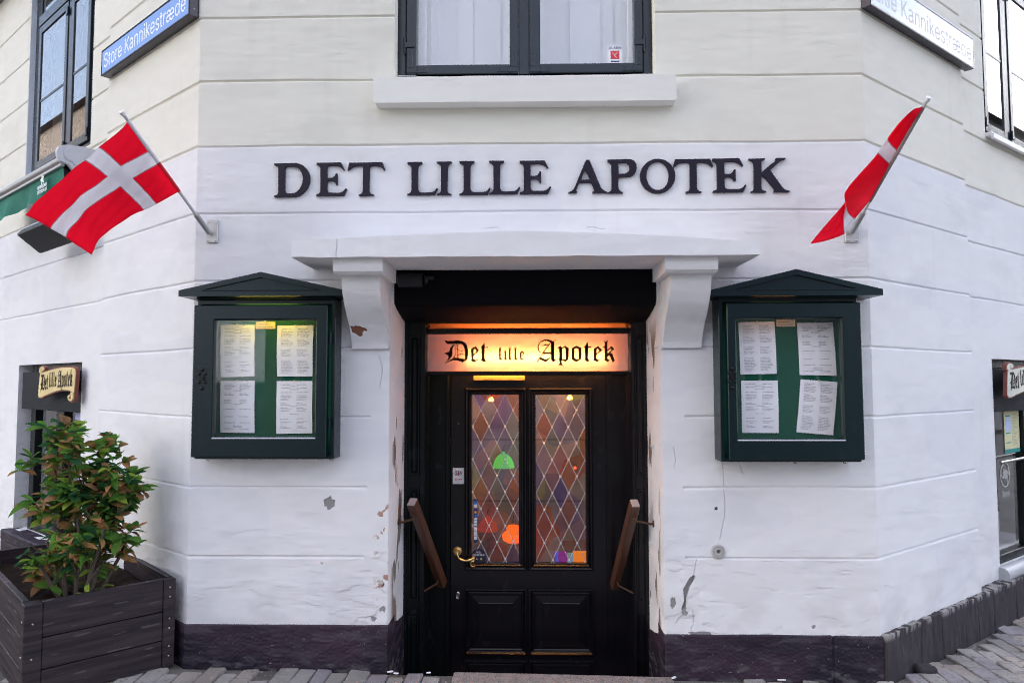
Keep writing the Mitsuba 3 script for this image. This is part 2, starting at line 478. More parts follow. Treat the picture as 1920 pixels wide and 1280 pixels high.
mat('poster_teal', (0.02, 0.25, 0.22), 0.6)
mat('poster_blue', (0.45, 0.55, 0.75), 0.6)
mat('poster_grey', (0.40, 0.40, 0.28), 0.6)
mat('etched_grey', (0.40, 0.40, 0.38), 0.7)
mat('note_blue', (0.42, 0.46, 0.74), 0.7)
mat('house_ochre', (0.36, 0.27, 0.15), 0.9, 0.1)
mat('house_brick', (0.20, 0.10, 0.07), 0.9, 0.1)
mat('house_grey', (0.28, 0.27, 0.26), 0.9, 0.1)
mat('house_roof', (0.10, 0.07, 0.06), 0.9, 0.1)
mat('reveal_blue', (0.74, 0.80, 0.86), 0.4)
mat('house_peach', (0.80, 0.62, 0.46), 0.9, 0.1)
mat('closer_gold', (0.52, 0.36, 0.10), 0.5)
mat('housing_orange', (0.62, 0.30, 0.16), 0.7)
mat('plaster_under', (0.50, 0.47, 0.43), 0.9, 0.1)
mat('sleeve_red', (0.55, 0.008, 0.022), 0.6)
mat('enamel_white', (0.72, 0.72, 0.76), 0.30, 0.6)
mat('roll_metal', (0.42, 0.43, 0.45), 0.4)
mat('enamel_glare', (0.46, 0.45, 0.48), 0.45, 0.4)  # same enamel as the other sign; glare-washed tone put into its colour

# outlines in millimetres on their walls; flag grids in metres
GLYPHS = {'D':[[(0,191),(122,192),(136,190),(148,187),(161,181),(172,174),(182,165),(191,155),(198,143),(203,128),(207,115),(208,102),(207,89),(204,76),(199,64),(193,50),(184,39),(174,27),(163,18),(151,10),(139,5),(128,2),(3,0),(3,9),(10,11),(17,13),(22,16),(24,21),(26,28),(26,35),(24,161),(23,167),(21,172),(17,175),(12,177),(0,182)],[(62,160),(63,166),(66,170),(72,174),(80,175),(116,174),(127,170),(137,164),(146,156),(154,145),(160,134),(164,122),(167,110),(167,98),(165,85),(162,72),(156,58),(148,46),(139,36),(127,27),(117,22),(106,20),(80,21),(74,23),(69,28),(65,35),(63,42)]],'E':[[(0,188),(138,189),(159,147),(153,144),(149,151),(143,156),(135,162),(127,167),(118,170),(108,172),(68,171),(63,168),(60,164),(61,102),(83,102),(93,104),(100,109),(106,117),(111,127),(118,127),(119,63),(113,61),(109,70),(105,77),(95,83),(86,87),(72,85),(61,82),(61,37),(63,29),(65,23),(70,20),(75,18),(126,17),(137,18),(145,22),(153,26),(159,32),(163,36),(166,42),(174,39),(157,1),(0,0),(1,9),(8,11),(14,13),(19,16),(22,21),(23,27),(23,33),(22,156),(20,162),(17,168),(10,173),(0,177)]],'T':[[(11,190),(198,191),(214,148),(207,145),(203,152),(199,157),(190,163),(180,168),(166,171),(152,173),(131,171),(128,168),(126,163),(125,33),(126,26),(129,19),(133,14),(139,11),(151,7),(150,3),(67,0),(66,8),(73,9),(79,13),(84,16),(87,22),(88,29),(89,36),(89,159),(87,166),(84,171),(76,173),(68,173),(54,172),(40,169),(29,165),(21,159),(13,153),(7,147),(0,148)]],'L':[[(0,187),(84,187),(84,179),(77,176),(72,174),(67,170),(64,165),(63,155),(62,146),(61,47),(62,35),(65,26),(70,19),(76,15),(87,14),(101,14),(136,15),(145,17),(152,20),(158,26),(162,32),(166,39),(173,36),(157,0),(1,0),(1,6),(9,8),(15,12),(20,16),(23,21),(25,28),(25,38),(24,156),(22,162),(19,167),(12,173),(2,177)]],'I':[[(0,189),(84,189),(85,184),(78,180),(72,175),(68,171),(65,165),(63,155),(63,146),(61,33),(62,24),(63,17),(66,12),(70,9),(77,7),(84,5),(83,0),(1,1),(1,5),(10,9),(17,12),(22,17),(24,24),(25,33),(25,43),(24,156),(23,162),(21,168),(17,172),(12,176),(0,183)]],'A':[[(99,190),(117,190),(178,35),(182,27),(188,21),(194,16),(201,11),(208,8),(216,6),(214,0),(132,1),(133,8),(139,9),(144,12),(144,17),(142,22),(129,56),(125,60),(65,60),(60,58),(58,53),(47,24),(44,17),(44,12),(49,9),(47,2),(0,2),(3,7),(11,10),(19,13),(25,18),(31,24),(35,33)],[(72,77),(121,78),(97,129),(91,129)]],'P':[[(2,191),(120,192),(131,190),(140,186),(149,179),(155,170),(159,159),(160,148),(159,135),(156,124),(152,114),(146,107),(138,100),(129,96),(119,94),(109,94),(62,90),(60,87),(60,83),(59,35),(60,28),(63,21),(66,16),(71,11),(77,8),(84,6),(83,0),(0,1),(3,6),(10,8),(15,11),(19,16),(22,22),(23,31),(23,42),(23,156),(23,161),(21,166),(18,170),(13,173),(2,182)],[(60,167),(61,172),(66,173),(96,174),(105,172),(111,167),(116,161),(120,155),(121,146),(121,138),(118,128),(113,121),(105,115),(96,111),(79,110),(62,110)]],'O':[[(192,97),(190,82),(187,67),(181,53),(173,40),(163,28),(151,18),(138,10),(124,5),(110,1),(95,0),(80,1),(65,5),(51,11),(39,19),(27,29),(18,41),(10,54),(4,68),(1,83),(0,98),(1,114),(5,129),(11,143),(19,156),(29,167),(41,177),(54,185),(68,191),(82,195),(97,196),(112,194),(127,191),(141,185),(153,176),(165,166),(174,155),(182,141),(188,127),(191,112)],[(157,99),(156,86),(154,74),(150,62),(145,52),(139,42),(131,34),(123,27),(114,23),(105,20),(95,19),(85,20),(76,23),(67,28),(59,34),(52,43),(46,52),(41,63),(37,75),(35,87),(35,100),(36,113),(38,125),(42,136),(47,147),(53,157),(61,165),(69,172),(78,176),(87,179),(97,180),(107,179),(116,176),(125,171),(133,164),(140,156),(146,146),(151,136),(155,124),(157,111)]],'K':[[(0,188),(86,189),(84,182),(77,179),(71,175),(67,171),(66,166),(66,111),(116,156),(146,176),(141,184),(144,190),(196,191),(193,183),(181,179),(168,174),(112,122),(175,25),(183,17),(193,12),(204,8),(215,7),(213,1),(129,1),(131,8),(135,14),(78,91),(71,92),(64,89),(64,24),(65,17),(69,13),(78,8),(89,6),(88,0),(7,0),(9,5),(15,7),(20,11),(24,16),(26,22),(27,151),(26,160),(23,168),(20,172),(16,175),(2,182)]]}
WORD = [('D',-1417,2584,203,192),('E',-1178,2589,172,189),('T',-1004,2587,211,190),('L',-669,2590,171,186),('I',-504,2589,84,189),('L',-378,2589,174,190),('L',-212,2592,172,188),('E',-41,2591,174,188),('A',227,2593,218,187),('P',444,2591,163,191),('O',625,2589,194,194),('T',808,2589,220,191),('E',1025,2592,184,190),('K',1224,2591,223,191)]
BLACKLETTER = [[[(-530,1825),(-527,1818),(-515,1813),(-485,1815),(-444,1818),(-422,1814),(-403,1803),(-388,1786),(-382,1760),(-381,1734),(-383,1700),(-414,1677),(-433,1684),(-455,1689),(-478,1690),(-500,1684),(-528,1668),(-529,1671),(-504,1689),(-481,1702),(-466,1708),(-448,1707),(-425,1702),(-401,1698),(-401,1737),(-404,1764),(-411,1782),(-422,1794),(-437,1796),(-478,1795),(-508,1794),(-523,1801),(-529,1814)]],[[(-465,1795),(-482,1786),(-495,1768),(-502,1743),(-519,1741),(-530,1737),(-536,1728),(-526,1730),(-515,1727),(-507,1715),(-509,1702),(-520,1687),(-529,1677),(-511,1689),(-496,1700),(-485,1719),(-481,1738),(-482,1760),(-476,1779),(-465,1792)]],[[(-457,1795),(-454,1795),(-458,1779),(-460,1745),(-463,1726),(-472,1706),(-476,1706),(-465,1726),(-463,1745),(-461,1779)]],[[(-450,1796),(-445,1796),(-445,1705),(-450,1706)]],[[(-446,1760),(-433,1753),(-418,1753),(-404,1760),(-404,1756),(-418,1749),(-433,1749),(-446,1756)]],[[(-446,1724),(-431,1732),(-414,1732),(-401,1724),(-401,1720),(-414,1727),(-431,1727),(-446,1720)]],[[(-363,1763),(-334,1781),(-310,1752),(-347,1718),(-347,1700),(-332,1691),(-312,1702),(-311,1699),(-340,1677),(-367,1691),(-360,1696)],[(-346,1760),(-338,1765),(-327,1748),(-346,1729)]],[[(-302,1771),(-275,1805),(-275,1776),(-256,1776),(-255,1769),(-275,1769),(-276,1704),(-270,1691),(-260,1694),(-258,1692),(-276,1677),(-302,1691),(-295,1698),(-294,1768)]],[[(-185,1772),(-178,1768),(-167,1776),(-171,1765),(-172,1707),(-163,1698),(-161,1697),(-172,1690),(-186,1700),(-183,1705),(-183,1763)]],[[(-123,1772),(-115,1768),(-104,1776),(-109,1765),(-110,1707),(-101,1698),(-99,1696),(-110,1690),(-124,1699),(-120,1705),(-120,1763)]],[[(-87,1772),(-79,1768),(-68,1776),(-73,1764),(-74,1707),(-64,1697),(-63,1696),(-74,1690),(-88,1699),(-84,1705),(-84,1763)]],[[(-152,1746),(-142,1753),(-138,1744),(-139,1707),(-133,1698),(-143,1690),(-152,1700),(-148,1707),(-148,1742)]],[[(-142,1763),(-139,1772),(-133,1775),(-138,1766)]],[[(-50,1740),(-35,1751),(-18,1735),(-39,1715),(-39,1705),(-31,1699),(-19,1707),(-18,1704),(-37,1690),(-52,1700),(-49,1705)],[(-39,1736),(-35,1740),(-29,1732),(-39,1722)]],[[(159,1810),(143,1819),(124,1823),(101,1820),(81,1808),(67,1789),(63,1769),(67,1753),(77,1738),(87,1730),(89,1734),(77,1748),(71,1765),(72,1785),(83,1802),(103,1812),(124,1812),(141,1804),(148,1794),(149,1695),(162,1676),(184,1693),(182,1697),(174,1693),(169,1703),(169,1808),(184,1821),(180,1821),(169,1812)]],[[(138,1798),(144,1795),(96,1728),(70,1695),(70,1685),(67,1678),(59,1678),(61,1689)]],[[(93,1777),(99,1786),(110,1791),(132,1791),(127,1784),(102,1783),(97,1775)]],[[(97,1740),(149,1740),(149,1728),(89,1728)]],[[(80,1711),(116,1693),(148,1712),(148,1705),(114,1677),(68,1699)]],[[(188,1767),(209,1782),(219,1769),(240,1782),(262,1765),(261,1695),(238,1679),(220,1689),(216,1687),(216,1671),(227,1650),(209,1660),(193,1652),(203,1671),(201,1695),(189,1697),(191,1699),(201,1701),(201,1761),(194,1765)],[(219,1761),(236,1769),(243,1761),(243,1695),(236,1695),(219,1699)]],[[(281,1766),(312,1782),(343,1766),(343,1698),(311,1677),(277,1695),(281,1700)],[(298,1761),(310,1766),(325,1761),(324,1698),(317,1694),(298,1704)]],[[(359,1772),(384,1807),(385,1777),(405,1777),(405,1768),(385,1768),(383,1700),(389,1692),(400,1695),(383,1677),(360,1692),(366,1700),(365,1768)]],[[(421,1760),(448,1780),(475,1752),(438,1722),(438,1698),(449,1691),(470,1698),(443,1676),(416,1690),(421,1698)],[(438,1758),(444,1764),(458,1750),(438,1732)]],[[(482,1813),(497,1806),(517,1818),(508,1803),(508,1754),(533,1779),(552,1760),(527,1737),(540,1729),(550,1698),(554,1688),(561,1691),(542,1675),(532,1690),(527,1711),(517,1719),(508,1713),(508,1696),(523,1691),(511,1676),(486,1690),(490,1696),(490,1768),(479,1769),(479,1776),(490,1776),(491,1803)],[(508,1744),(530,1762),(536,1756),(508,1731)]]]
BANNER = [[(-2397,1625),(-2306,1632),(-2212,1642),(-2097,1652),(-1984,1659),(-1875,1661),(-1767,1660),(-1704,1655),(-1672,1643),(-1664,1614),(-1670,1569),(-1683,1481),(-1774,1498),(-1860,1501),(-1947,1500),(-2047,1490),(-2148,1476),(-2264,1458),(-2359,1441),(-2408,1440),(-2428,1454),(-2421,1496),(-2415,1558)],[(-2416,1631),(-2413,1654),(-2395,1667),(-2366,1674),(-2335,1671),(-2309,1659),(-2314,1647),(-2338,1641),(-2368,1643),(-2367,1652),(-2345,1655),(-2352,1660),(-2370,1656),(-2381,1643),(-2368,1635),(-2331,1633),(-2397,1626)],[(-1683,1480),(-1685,1440),(-1704,1424),(-1740,1422),(-1773,1431),(-1785,1450),(-1773,1465),(-1750,1466),(-1733,1460),(-1749,1454),(-1764,1448),(-1757,1435),(-1736,1431),(-1721,1439),(-1723,1462),(-1732,1485)]]
FLAG_LEFT = [[(-1.904,-0.62,2.799),(-2.025,-0.64,2.662),(-2.109,-0.61,2.611),(-2.402,-0.6,2.353)],[(-1.875,-0.46,2.727),(-2.006,-0.49,2.618),(-2.092,-0.46,2.577),(-2.365,-0.45,2.315)],[(-1.859,-0.4,2.684),(-1.975,-0.44,2.574),(-2.059,-0.41,2.543),(-2.323,-0.4,2.282)],[(-1.834,-0.25,2.577),(-1.928,-0.3,2.478),(-2.01,-0.27,2.454),(-2.291,-0.26,2.221)]]
FLAG_RIGHT = [[(1.845,-0.62,2.825),(1.775,-0.67,2.797),(1.817,-0.58,2.81),(1.775,-0.52,2.724)],[(1.848,-0.4,2.715),(1.758,-0.46,2.733),(1.818,-0.36,2.748),(1.742,-0.36,2.627)],[(1.832,-0.35,2.652),(1.728,-0.42,2.675),(1.779,-0.34,2.678),(1.691,-0.36,2.552)],[(1.805,-0.28,2.567),(1.555,-0.43,2.464),(1.622,-0.33,2.484),(1.501,-0.4,2.354)],[(1.773,-0.2,2.484),(1.692,-0.28,2.403),(1.575,-0.36,2.281),(1.373,-0.46,2.218)]]

BLACKLETTER = [[[(x / 1000, z / 1000) for x, z in ring_] for ring_ in g] for g in BLACKLETTER]


def shapely_union(gs):
    from shapely import union_all
    return union_all(gs)


# ------------------------------------------------------------------ ground: one sheet, falling gently to the right
def gz(x):
    return -0.016 * np.asarray(x)


PLANE = np.eye(4)
PLANE[2, 0] = -0.016            # shear that lays flat pieces on the fall of the street
lp = lambda fr, x, y: tuple((fr @ np.array([x, y, 0, 1.0]))[:2])
foot = Polygon([lp(L, -9, 0.045), lp(L, -1.315, 0.045), lp(L, -1.315, 0), lp(L, 0, 0), lp(R, 0, 0), lp(R, 1.315, 0), lp(R, 1.315, 0.045), lp(R, 9, 0.045)])
pit = sbox(-0.765, -0.022, 0.735, 1.2)
sheet = sbox(-60, -60, 60, 40).difference(foot.buffer(-0.12, join_style=2)).difference(pit)
v, f = trimesh.creation.triangulate_polygon(sheet, engine='earcut')
labels['pavement'] = {'label': 'grey stone pavement sloping gently past the corner building', 'category': 'pavement', 'kind': 'structure'}
ground = trimesh.Trimesh(np.column_stack([v, np.full(len(v), -0.022)]), f, process=False)
if ground.face_normals[0, 2] < 0:
    ground.invert()
put('pavement', ground, 'joint_sand', PLANE)
USED['pavement'] = 1

# setts: long axis towards the street, rows slightly uneven; the ones in view are pieces, the rest one mesh
stand = foot.buffer(0.02, join_style=2)
slab_area = sbox(-0.45, -0.62, 0.78, 0.2)
bar = sbox(-1.62, -0.60, 1.9, 0.05)
near_setts, far_setts = [], []


def sett(cx, cy, w, l, h, rot):
    top = RNG.uniform(-0.004, 0.004)
    ch = 0.006
    m = bx(-w / 2, w / 2, -l / 2, l / 2, -0.07, h, ch)
    m.vertices = m.vertices + RNG.normal(0, 0.0022, m.vertices.shape)
    m.vertices[:, 2] += np.where(m.vertices[:, 2] > -0.03, m.vertices[:, 0] * RNG.normal(0, 0.03) + m.vertices[:, 1] * RNG.normal(0, 0.02) + top, 0)
    m.apply_transform(PLANE @ frame(cx, cy, rot))
    return m


y = -2.6
xs = -2.7
while xs < 4.6:
    w = RNG.uniform(0.085, 0.115)
    y = -1.9 + RNG.uniform(0, 0.1)
    while y < 2.3:
        l = RNG.uniform(0.13, 0.22)
        c = sbox(xs + 0.004, y + 0.004, xs + w - 0.004, y + l - 0.004)
        if not c.intersects(stand.buffer(-0.03)) and not c.intersects(slab_area):
            m = sett(xs + w / 2, y + l / 2, w - 0.007, l - 0.008, -0.002, RNG.normal(0, 0.025))
            seen = y > -0.42
            (near_setts if seen and len(near_setts) < 290 else far_setts).append(m)
        y += l
    xs += w
for m in near_setts:
    part('pavement', 'sett', m, ['sett_grey', 'sett_grey', 'sett_warm', 'sett_violet'][RNG.integers(4)])
if far_setts:
    part('pavement', 'outer_setts', cat(far_setts), 'sett_grey', kind='stuff')
for x0, x1, y0, y1, mt in ((-0.40, 0.76, -0.60, -0.022, 'threshold_granite'),):
    part('pavement', 'threshold_slab', worn(bx(x0, x1, y0, y1, -0.12, 0.004, 0.008), 0.08, 0.003, 9), mt, PLANE, smooth=30)

# ------------------------------------------------------------------ the corner building: plastered wall in courses
B = thing('corner_building', 'white and cream plastered corner building with a cut-off corner and a restaurant door', 'building')
JOINTS = [0.604, 0.979, 1.361, 1.738, 2.115, 2.496, 2.879, 3.254, 3.624, 3.999, 4.375, 4.75]
TOP = 5.2


def inm(mesh, fr):
    mesh = to_mesh(mesh).copy()
    mesh.apply_transform(fr)
    return mani(mesh)


def ccw(poly):
    from shapely.geometry.polygon import orient
    return np.array(orient(poly).exterior.coords)[:-1]


building = Polygon(list(foot.exterior.coords)[:-1] + [(5.5, 12.0), (-5.5, 12.0)])
inner = building.buffer(-0.5, join_style=2)
wall = m3.Manifold.extrude(m3.CrossSection([ccw(building)]), TOP + 0.15) - m3.Manifold.extrude(m3.CrossSection([ccw(inner)]), TOP + 0.6)
wall = wall.translate((0, 0, -0.15))
DX0, DX1 = -0.762, 0.730          # door opening
holes = [inm(bx(DX0, DX1, -0.2, 0.9, -0.8, 2.19), F), inm(bx(-0.748, 0.722, -0.2, 0.9, 3.235, 6), F),
         inm(bx(-3.22, -1.742, -0.3, 0.9, 3.29, 6), L), inm(bx(-3.19, -1.765, -0.3, 0.9, 0.335, 1.70), L),
         inm(bx(1.80, 3.3, -0.3, 0.9, 3.285, 6), R), inm(bx(1.755, 3.2, -0.3, 0.9, 0.25, 1.706), R)]


def groove(x0, x1, z, fr, y=0.0, w=0.019, dep=0.012):
    n = max(2, int((x1 - x0) / 0.3))
    xs = np.linspace(x0, x1, n)
    zs = z + RNG.normal(0, 0.0016, n)
    ws = w * RNG.uniform(0.85, 1.15, n)
    secs = [[(x, y - 0.03, q + k / 2), (x, y, q + k / 2), (x, y + dep, q + 0.001), (x, y, q - k / 2), (x, y - 0.03, q - k / 2)] for x, q, k in zip(xs, zs, ws)]
    h = m3.Manifold.batch_boolean([m3.Manifold.hull_points(np.array(secs[i] + secs[i + 1])) for i in range(n - 1)], m3.OpType.Add)
    return h.transform(fr[:3])


cut = []
for z in JOINTS:
    if z > 1.5:
        cut.append(groove(-1.95, 1.95, z, F))
    else:
        e = {1.361: (-0.865, 0.853), 0.979: (-0.88, 0.838), 0.604: (-0.895, 0.843)}[z]
        cut += [groove(-1.95, e[0], z, F), groove(e[1], 1.95, z, F)]
    cut += [groove(-1.345, 0.1, z, L), groove(-0.1, 1.345, z, R)]
    if z > 2:
        cut += [groove(-8.5, -1.30, z, L, 0.045), groove(1.30, 8.5, z, R, 0.045)]


def blob(cx, cz, rx, rz, n=14, seed=0, rough=0.3):
    r = np.random.default_rng(seed)
    k = 1 + rough * (r.random(n) - 0.5) * 2
    a = np.arange(n) * 2 * np.pi / n
    return [(cx + rx * q * math.cos(t), cz + rz * q * math.sin(t)) for q, t in zip(k, a)]


# places where the plaster has come off, each with what shows underneath
chips = [(blob(-1.088, 0.893, 0.030, 0.034, seed=1), 0.007, 'grey_concrete', 'plaster_patch', 'grey patch of bare plaster where the paint has flaked off'),
         ([(0.825, 0.30), (0.845, 0.33), (0.85, 0.39), (0.87, 0.45), (0.89, 0.48), (0.90, 0.51), (0.885, 0.515), (0.865, 0.50), (0.845, 0.465), (0.83, 0.44), (0.835, 0.38), (0.82, 0.34)], 0.022, 'grey_concrete', 'plaster_hole', 'ragged hole in the plaster right of the door'),
         (blob(1.015, 0.868, 0.011, 0.010, seed=3), 0.01, 'hole_dark', 'plaster_hole', None),
         (blob(0.775, 0.37, 0.014, 0.03, seed=4), 0.006, 'grey_concrete', 'plaster_patch', None),
         (blob(0.90, 0.205, 0.06, 0.018, seed=5, rough=0.5), 0.006, 'grey_concrete', 'plaster_patch', None),
         (blob(-0.79, 0.46, 0.007, 0.02, seed=6), 0.005, 'hole_dark', 'plaster_patch', None)]
rc = np.random.default_rng(77)
for k in range(6):
    sx = -1 if k < 4 else 1
    x_, z_ = sx * rc.uniform(0.80, 1.75), rc.choice([rc.uniform(0.24, 0.34), rc.uniform(0.30, 1.0)])
    if sx < 0:
        x_ = -rc.uniform(0.775, 0.86) if k < 3 else x_
    a_ = rc.uniform(0.008, 0.02)
    chips.append((blob(x_, z_, a_, a_ * rc.uniform(0.6, 1.5), n=11, seed=200 + k, rough=0.5), 0.004, 'grey_concrete' if k % 3 else 'plaster_under', 'plaster_patch', None))
cracks = [[(1.054, 1.13), (1.056, 0.98), (1.062, 0.90), (1.060, 0.83), (1.045, 0.77), (1.030, 0.70)], [(1.145, 1.10), (1.165, 1.045)], [(0.905, 0.60), (0.892, 0.54), (0.885, 0.50)], [(0.88, 0.33), (0.885, 0.27), (0.872, 0.24), (0.878, 0.20)], [(0.83, 0.31), (0.80, 0.285), (0.79, 0.26)],
          [(-0.245, 2.404), (-0.21, 2.404), (-0.17, 2.411), (-0.155, 2.396)], [(0.33, 2.402), (0.35, 2.41), (0.40, 2.398), (0.43, 2.398)], [(-0.60, 2.12), (-0.595, 2.13)]]
inlays = []
for pts, dep, mt, nm, lb in chips:
    cut.append(mani(prism(pts, -0.05, dep)))
    inlays.append((prism(Polygon(pts).buffer(0.004), dep - 0.002, dep + 0.03), mt, nm, lb))
cracks += [[(-0.82, 1.70), (-0.80, 1.62), (-0.815, 1.52)], [(0.79, 1.20), (0.80, 1.13), (0.79, 1.08)]]
for c in cracks:
    g = LineString(c).buffer(0.0016, cap_style=2)
    cut.append(mani(prism(g, -0.05, 0.008)))
wall = wall - m3.Manifold.batch_boolean(holes + cut, m3.OpType.Add)
rest = wall
for z in JOINTS:
    upper, lower = rest.split_by_plane((0, 0, 1), z)
    part(B, 'plaster_course', lower, 'plaster')
    rest = upper
part(B, 'plaster_course', rest, 'plaster')
for m, mt, nm, lb in inlays:
    part(B, nm, m, mt, label=lb)
# roof slab closes the box above the picture
part(B, 'roof_slab', mapped(extr(building.buffer(0.2), 0.3), np.eye(3), (0, 0, TOP + 0.004)), 'grey_concrete')

# plinth: painted stone on the cut corner, rough granite along the right-hand street
part(B, 'plinth_stone', worn(bx(-1.872, DX0 + 0.002, -0.012, 0.2, -0.2, 0.243, 0.006), 0.06, 0.005, 7, 1), 'plinth_paint', smooth=35)
part(B, 'plinth_stone', worn(bx(DX1 - 0.002, 1.615, -0.012, 0.2, -0.2, 0.203, 0.006), 0.06, 0.005, 7, 2), 'plinth_paint', smooth=35)
part(B, 'plinth_joint', bx(1.55, 1.70, -0.003, 0.1, -0.2, 0.199), 'plinth_paint')
part(B, 'plinth_stone', worn(bx(1.622, 1.885, -0.012, 0.12, -0.2, 0.202, 0.008), 0.05, 0.005, 7, 3), 'plinth_paint', smooth=35)
part(B, 'plinth_stone', worn(bx(-3.3, 0.0, -0.012, 0.2, -0.2, 0.243, 0.006), 0.08, 0.005, 7, 4), 'plinth_paint', L, smooth=35)
us = [0.008, 0.40, 0.66, 0.98, 1.17, 1.42, 1.80, 2.22, 2.65, 3.2, 3.8]
part(B, 'plinth_joint', bx(0.03, 4.0, -0.012, 0.1, -0.25, 0.19), 'hole_dark', R)
for k in range(len(us) - 1):
    top = 0.203 + RNG.uniform(-0.003, 0.005)
    m = to_mesh(mani(bx(us[k], us[k + 1] - 0.0015, -0.032 - RNG.uniform(0, 0.002), 0.2, -0.25, top, 0.003)).refine_to_length(0.016))
    q = np.array(m.vertices, float)
    chis = meshkit.fbm(q * np.array([26.0, 6.0, 5.0]) + k, octaves=4, seed=10 + k) - 0.5
    edge = meshkit.fbm(q * 30.0, octaves=3, seed=30 + k) - 0.5
    q[:, 1] += 0.011 * chis + 0.004 * edge
    q[:, 2] += np.where(q[:, 2] > 0.15, 0.010 * edge, 0)
    q[:, 0] += 0.003 * edge
    part(B, 'granite_block', trimesh.Trimesh(q, m.faces, process=False), 'granite_dark', R, smooth=50)
# dark paint carried round into the doorway, following the steps down
part(B, 'plinth_return', mapped(extr([(0.004, -0.75), (0.5, -0.75), (0.5, 0.14), (0.3, 0.17), (0.1, 0.225), (0.004, 0.243)], 0.007), [[0, 0, 1], [1, 0, 0], [0, 1, 0]], (DX0, 0, 0)), 'plinth_paint')
part(B, 'plinth_return', mapped(extr([(0.004, -0.75), (0.5, -0.75), (0.5, 0.065), (0.3, 0.11), (0.1, 0.17), (0.004, 0.205)], 0.007), [[0, 0, 1], [1, 0, 0], [0, 1, 0]], (DX1 - 0.007, 0, 0)), 'plinth_paint')

# door hood on two consoles
hood = [(-1.19, 2.18), (1.154, 2.18), (1.156, 2.243), (0.99, 2.256), (0.827, 2.268), (0.6, 2.282), (0.3, 2.297), (0, 2.305), (-0.3, 2.301), (-0.6, 2.290), (-0.775, 2.283), (-1.0, 2.271), (-1.192, 2.262)]
hm = mani(worn(prism(hood, -0.38, 0.05), 0.05, 0.0035, 9, 20)) - mani(prism(LineString([(-0.962, 2.29), (-0.958, 2.24), (-0.964, 2.20), (-0.960, 2.17)]).buffer(0.0018), -0.5, -0.36))
part(B, 'door_hood', hm, 'plaster', smooth=30)
prof = [(0.03, 1.735), (-0.022, 1.735), (-0.028, 1.765), (-0.05, 1.80), (-0.095, 1.86), (-0.15, 1.91), (-0.20, 1.96), (-0.24, 2.02), (-0.258, 2.07), (-0.262, 2.11), (0.03, 2.11)]
capp = [(0.03, 2.102), (-0.315, 2.102), (-0.332, 2.115), (-0.34, 2.14), (-0.34, 2.187), (0.03, 2.187)]
brick_chip = [(-0.962, 1.858), (-0.945, 1.853), (-0.93, 1.858), (-0.912, 1.856), (-0.897, 1.849), (-0.880, 1.845), (-0.868, 1.836), (-0.874, 1.828), (-0.888, 1.832), (-0.897, 1.822), (-0.900, 1.808), (-0.913, 1.800), (-0.928, 1.806), (-0.940, 1.818), (-0.955, 1.822)]
for x0, x1, c0, c1 in ((-0.965, -0.767, -0.990, -0.735), (0.735, 0.945, 0.695, 0.958)):
    body = mani(worn(xprism(prof, x0, x1), 0.04, 0.002, 12, 30))
    if x0 < 0:
        hole = mani(prism(brick_chip, -0.3, -0.02))
        under = body.translate((0, 0.009, 0)) ^ mani(prism(Polygon(brick_chip).buffer(0.004), -0.3, -0.02))
        body = body - hole
        part(B, 'bare_brick', under, 'brick', label='bare red brick showing through the left console')
    k = part(B, 'hood_console', body, 'plaster', smooth=30, label='left scroll console with a chip of bare brick' if x0 < 0 else None)
    part(B, 'console_cap', worn(xprism(capp, c0, c1), 0.05, 0.0025, 12, 31), 'plaster', smooth=30)

# dark timber lining of the doorway
beam = [(0.12, 2.30), (0.118, 2.05), (0.122, 2.012), (0.14, 1.992), (0.20, 1.975), (0.35, 1.942), (0.50, 1.922), (0.60, 1.922), (0.60, 2.30)]
part(B, 'lintel_beam', xprism(beam, DX0 - 0.003, DX1 + 0.003), 'beam_paint', smooth=40)
DY = 0.75                       # plane of the door leaf
for s, xa, xb, xc, mt in ((-1, -0.768, -0.641, -0.506, 'dark_green_paint'), (1, 0.736, 0.642, 0.510, 'black_paint')):
    lin = [bx(xa, xb, 0.50, 0.85, -0.75, 1.93, 0.004), bx(xa, xa - s * 0.022, 0.482, 0.502, -0.75, 1.93, 0.004), bx(xb, xb + s * 0.016, 0.486, 0.502, -0.75, 1.93, 0.004)]
    k = part(B, 'door_lining', cat(lin), mt, smooth=30)
    part(B, 'door_frame_post', cat(bx(xb + s * 0.001, xc, DY + 0.004, 0.86, -0.75, 1.62, 0.004), bx(xc + s * 0.03, xc + s * 0.012, DY - 0.008, DY + 0.02, -0.75, 1.60, 0.003)), mt, smooth=30)
    for z0, z1 in ((0.98, 1.84), (0.22, 0.90), (-0.36, 0.15)):
        a, b = sorted((xa - s * 0.032, xb + s * 0.026))
        part(B, 'lining_panel', ring(a, b, z0, z1, [(0, 0.502), (0.004, 0.492), (0.012, 0.492), (0.018, 0.499), (0.026, 0.489)], cap=True), mt)
for y0, y1, z in ((-0.018, 0.28, -0.19), (0.28, 0.55, -0.39), (0.55, 1.2, -0.64)):
    part(B, 'door_step', bx(DX0 - 0.002, DX1 + 0.002, y0, y1 + 0.003, -0.9, z, 0.006), 'threshold_granite')
part(B, 'step_riser', bx(DX0 - 0.002, DX1 + 0.002, -0.03, -0.019, -0.9, -0.02), 'grey_concrete')

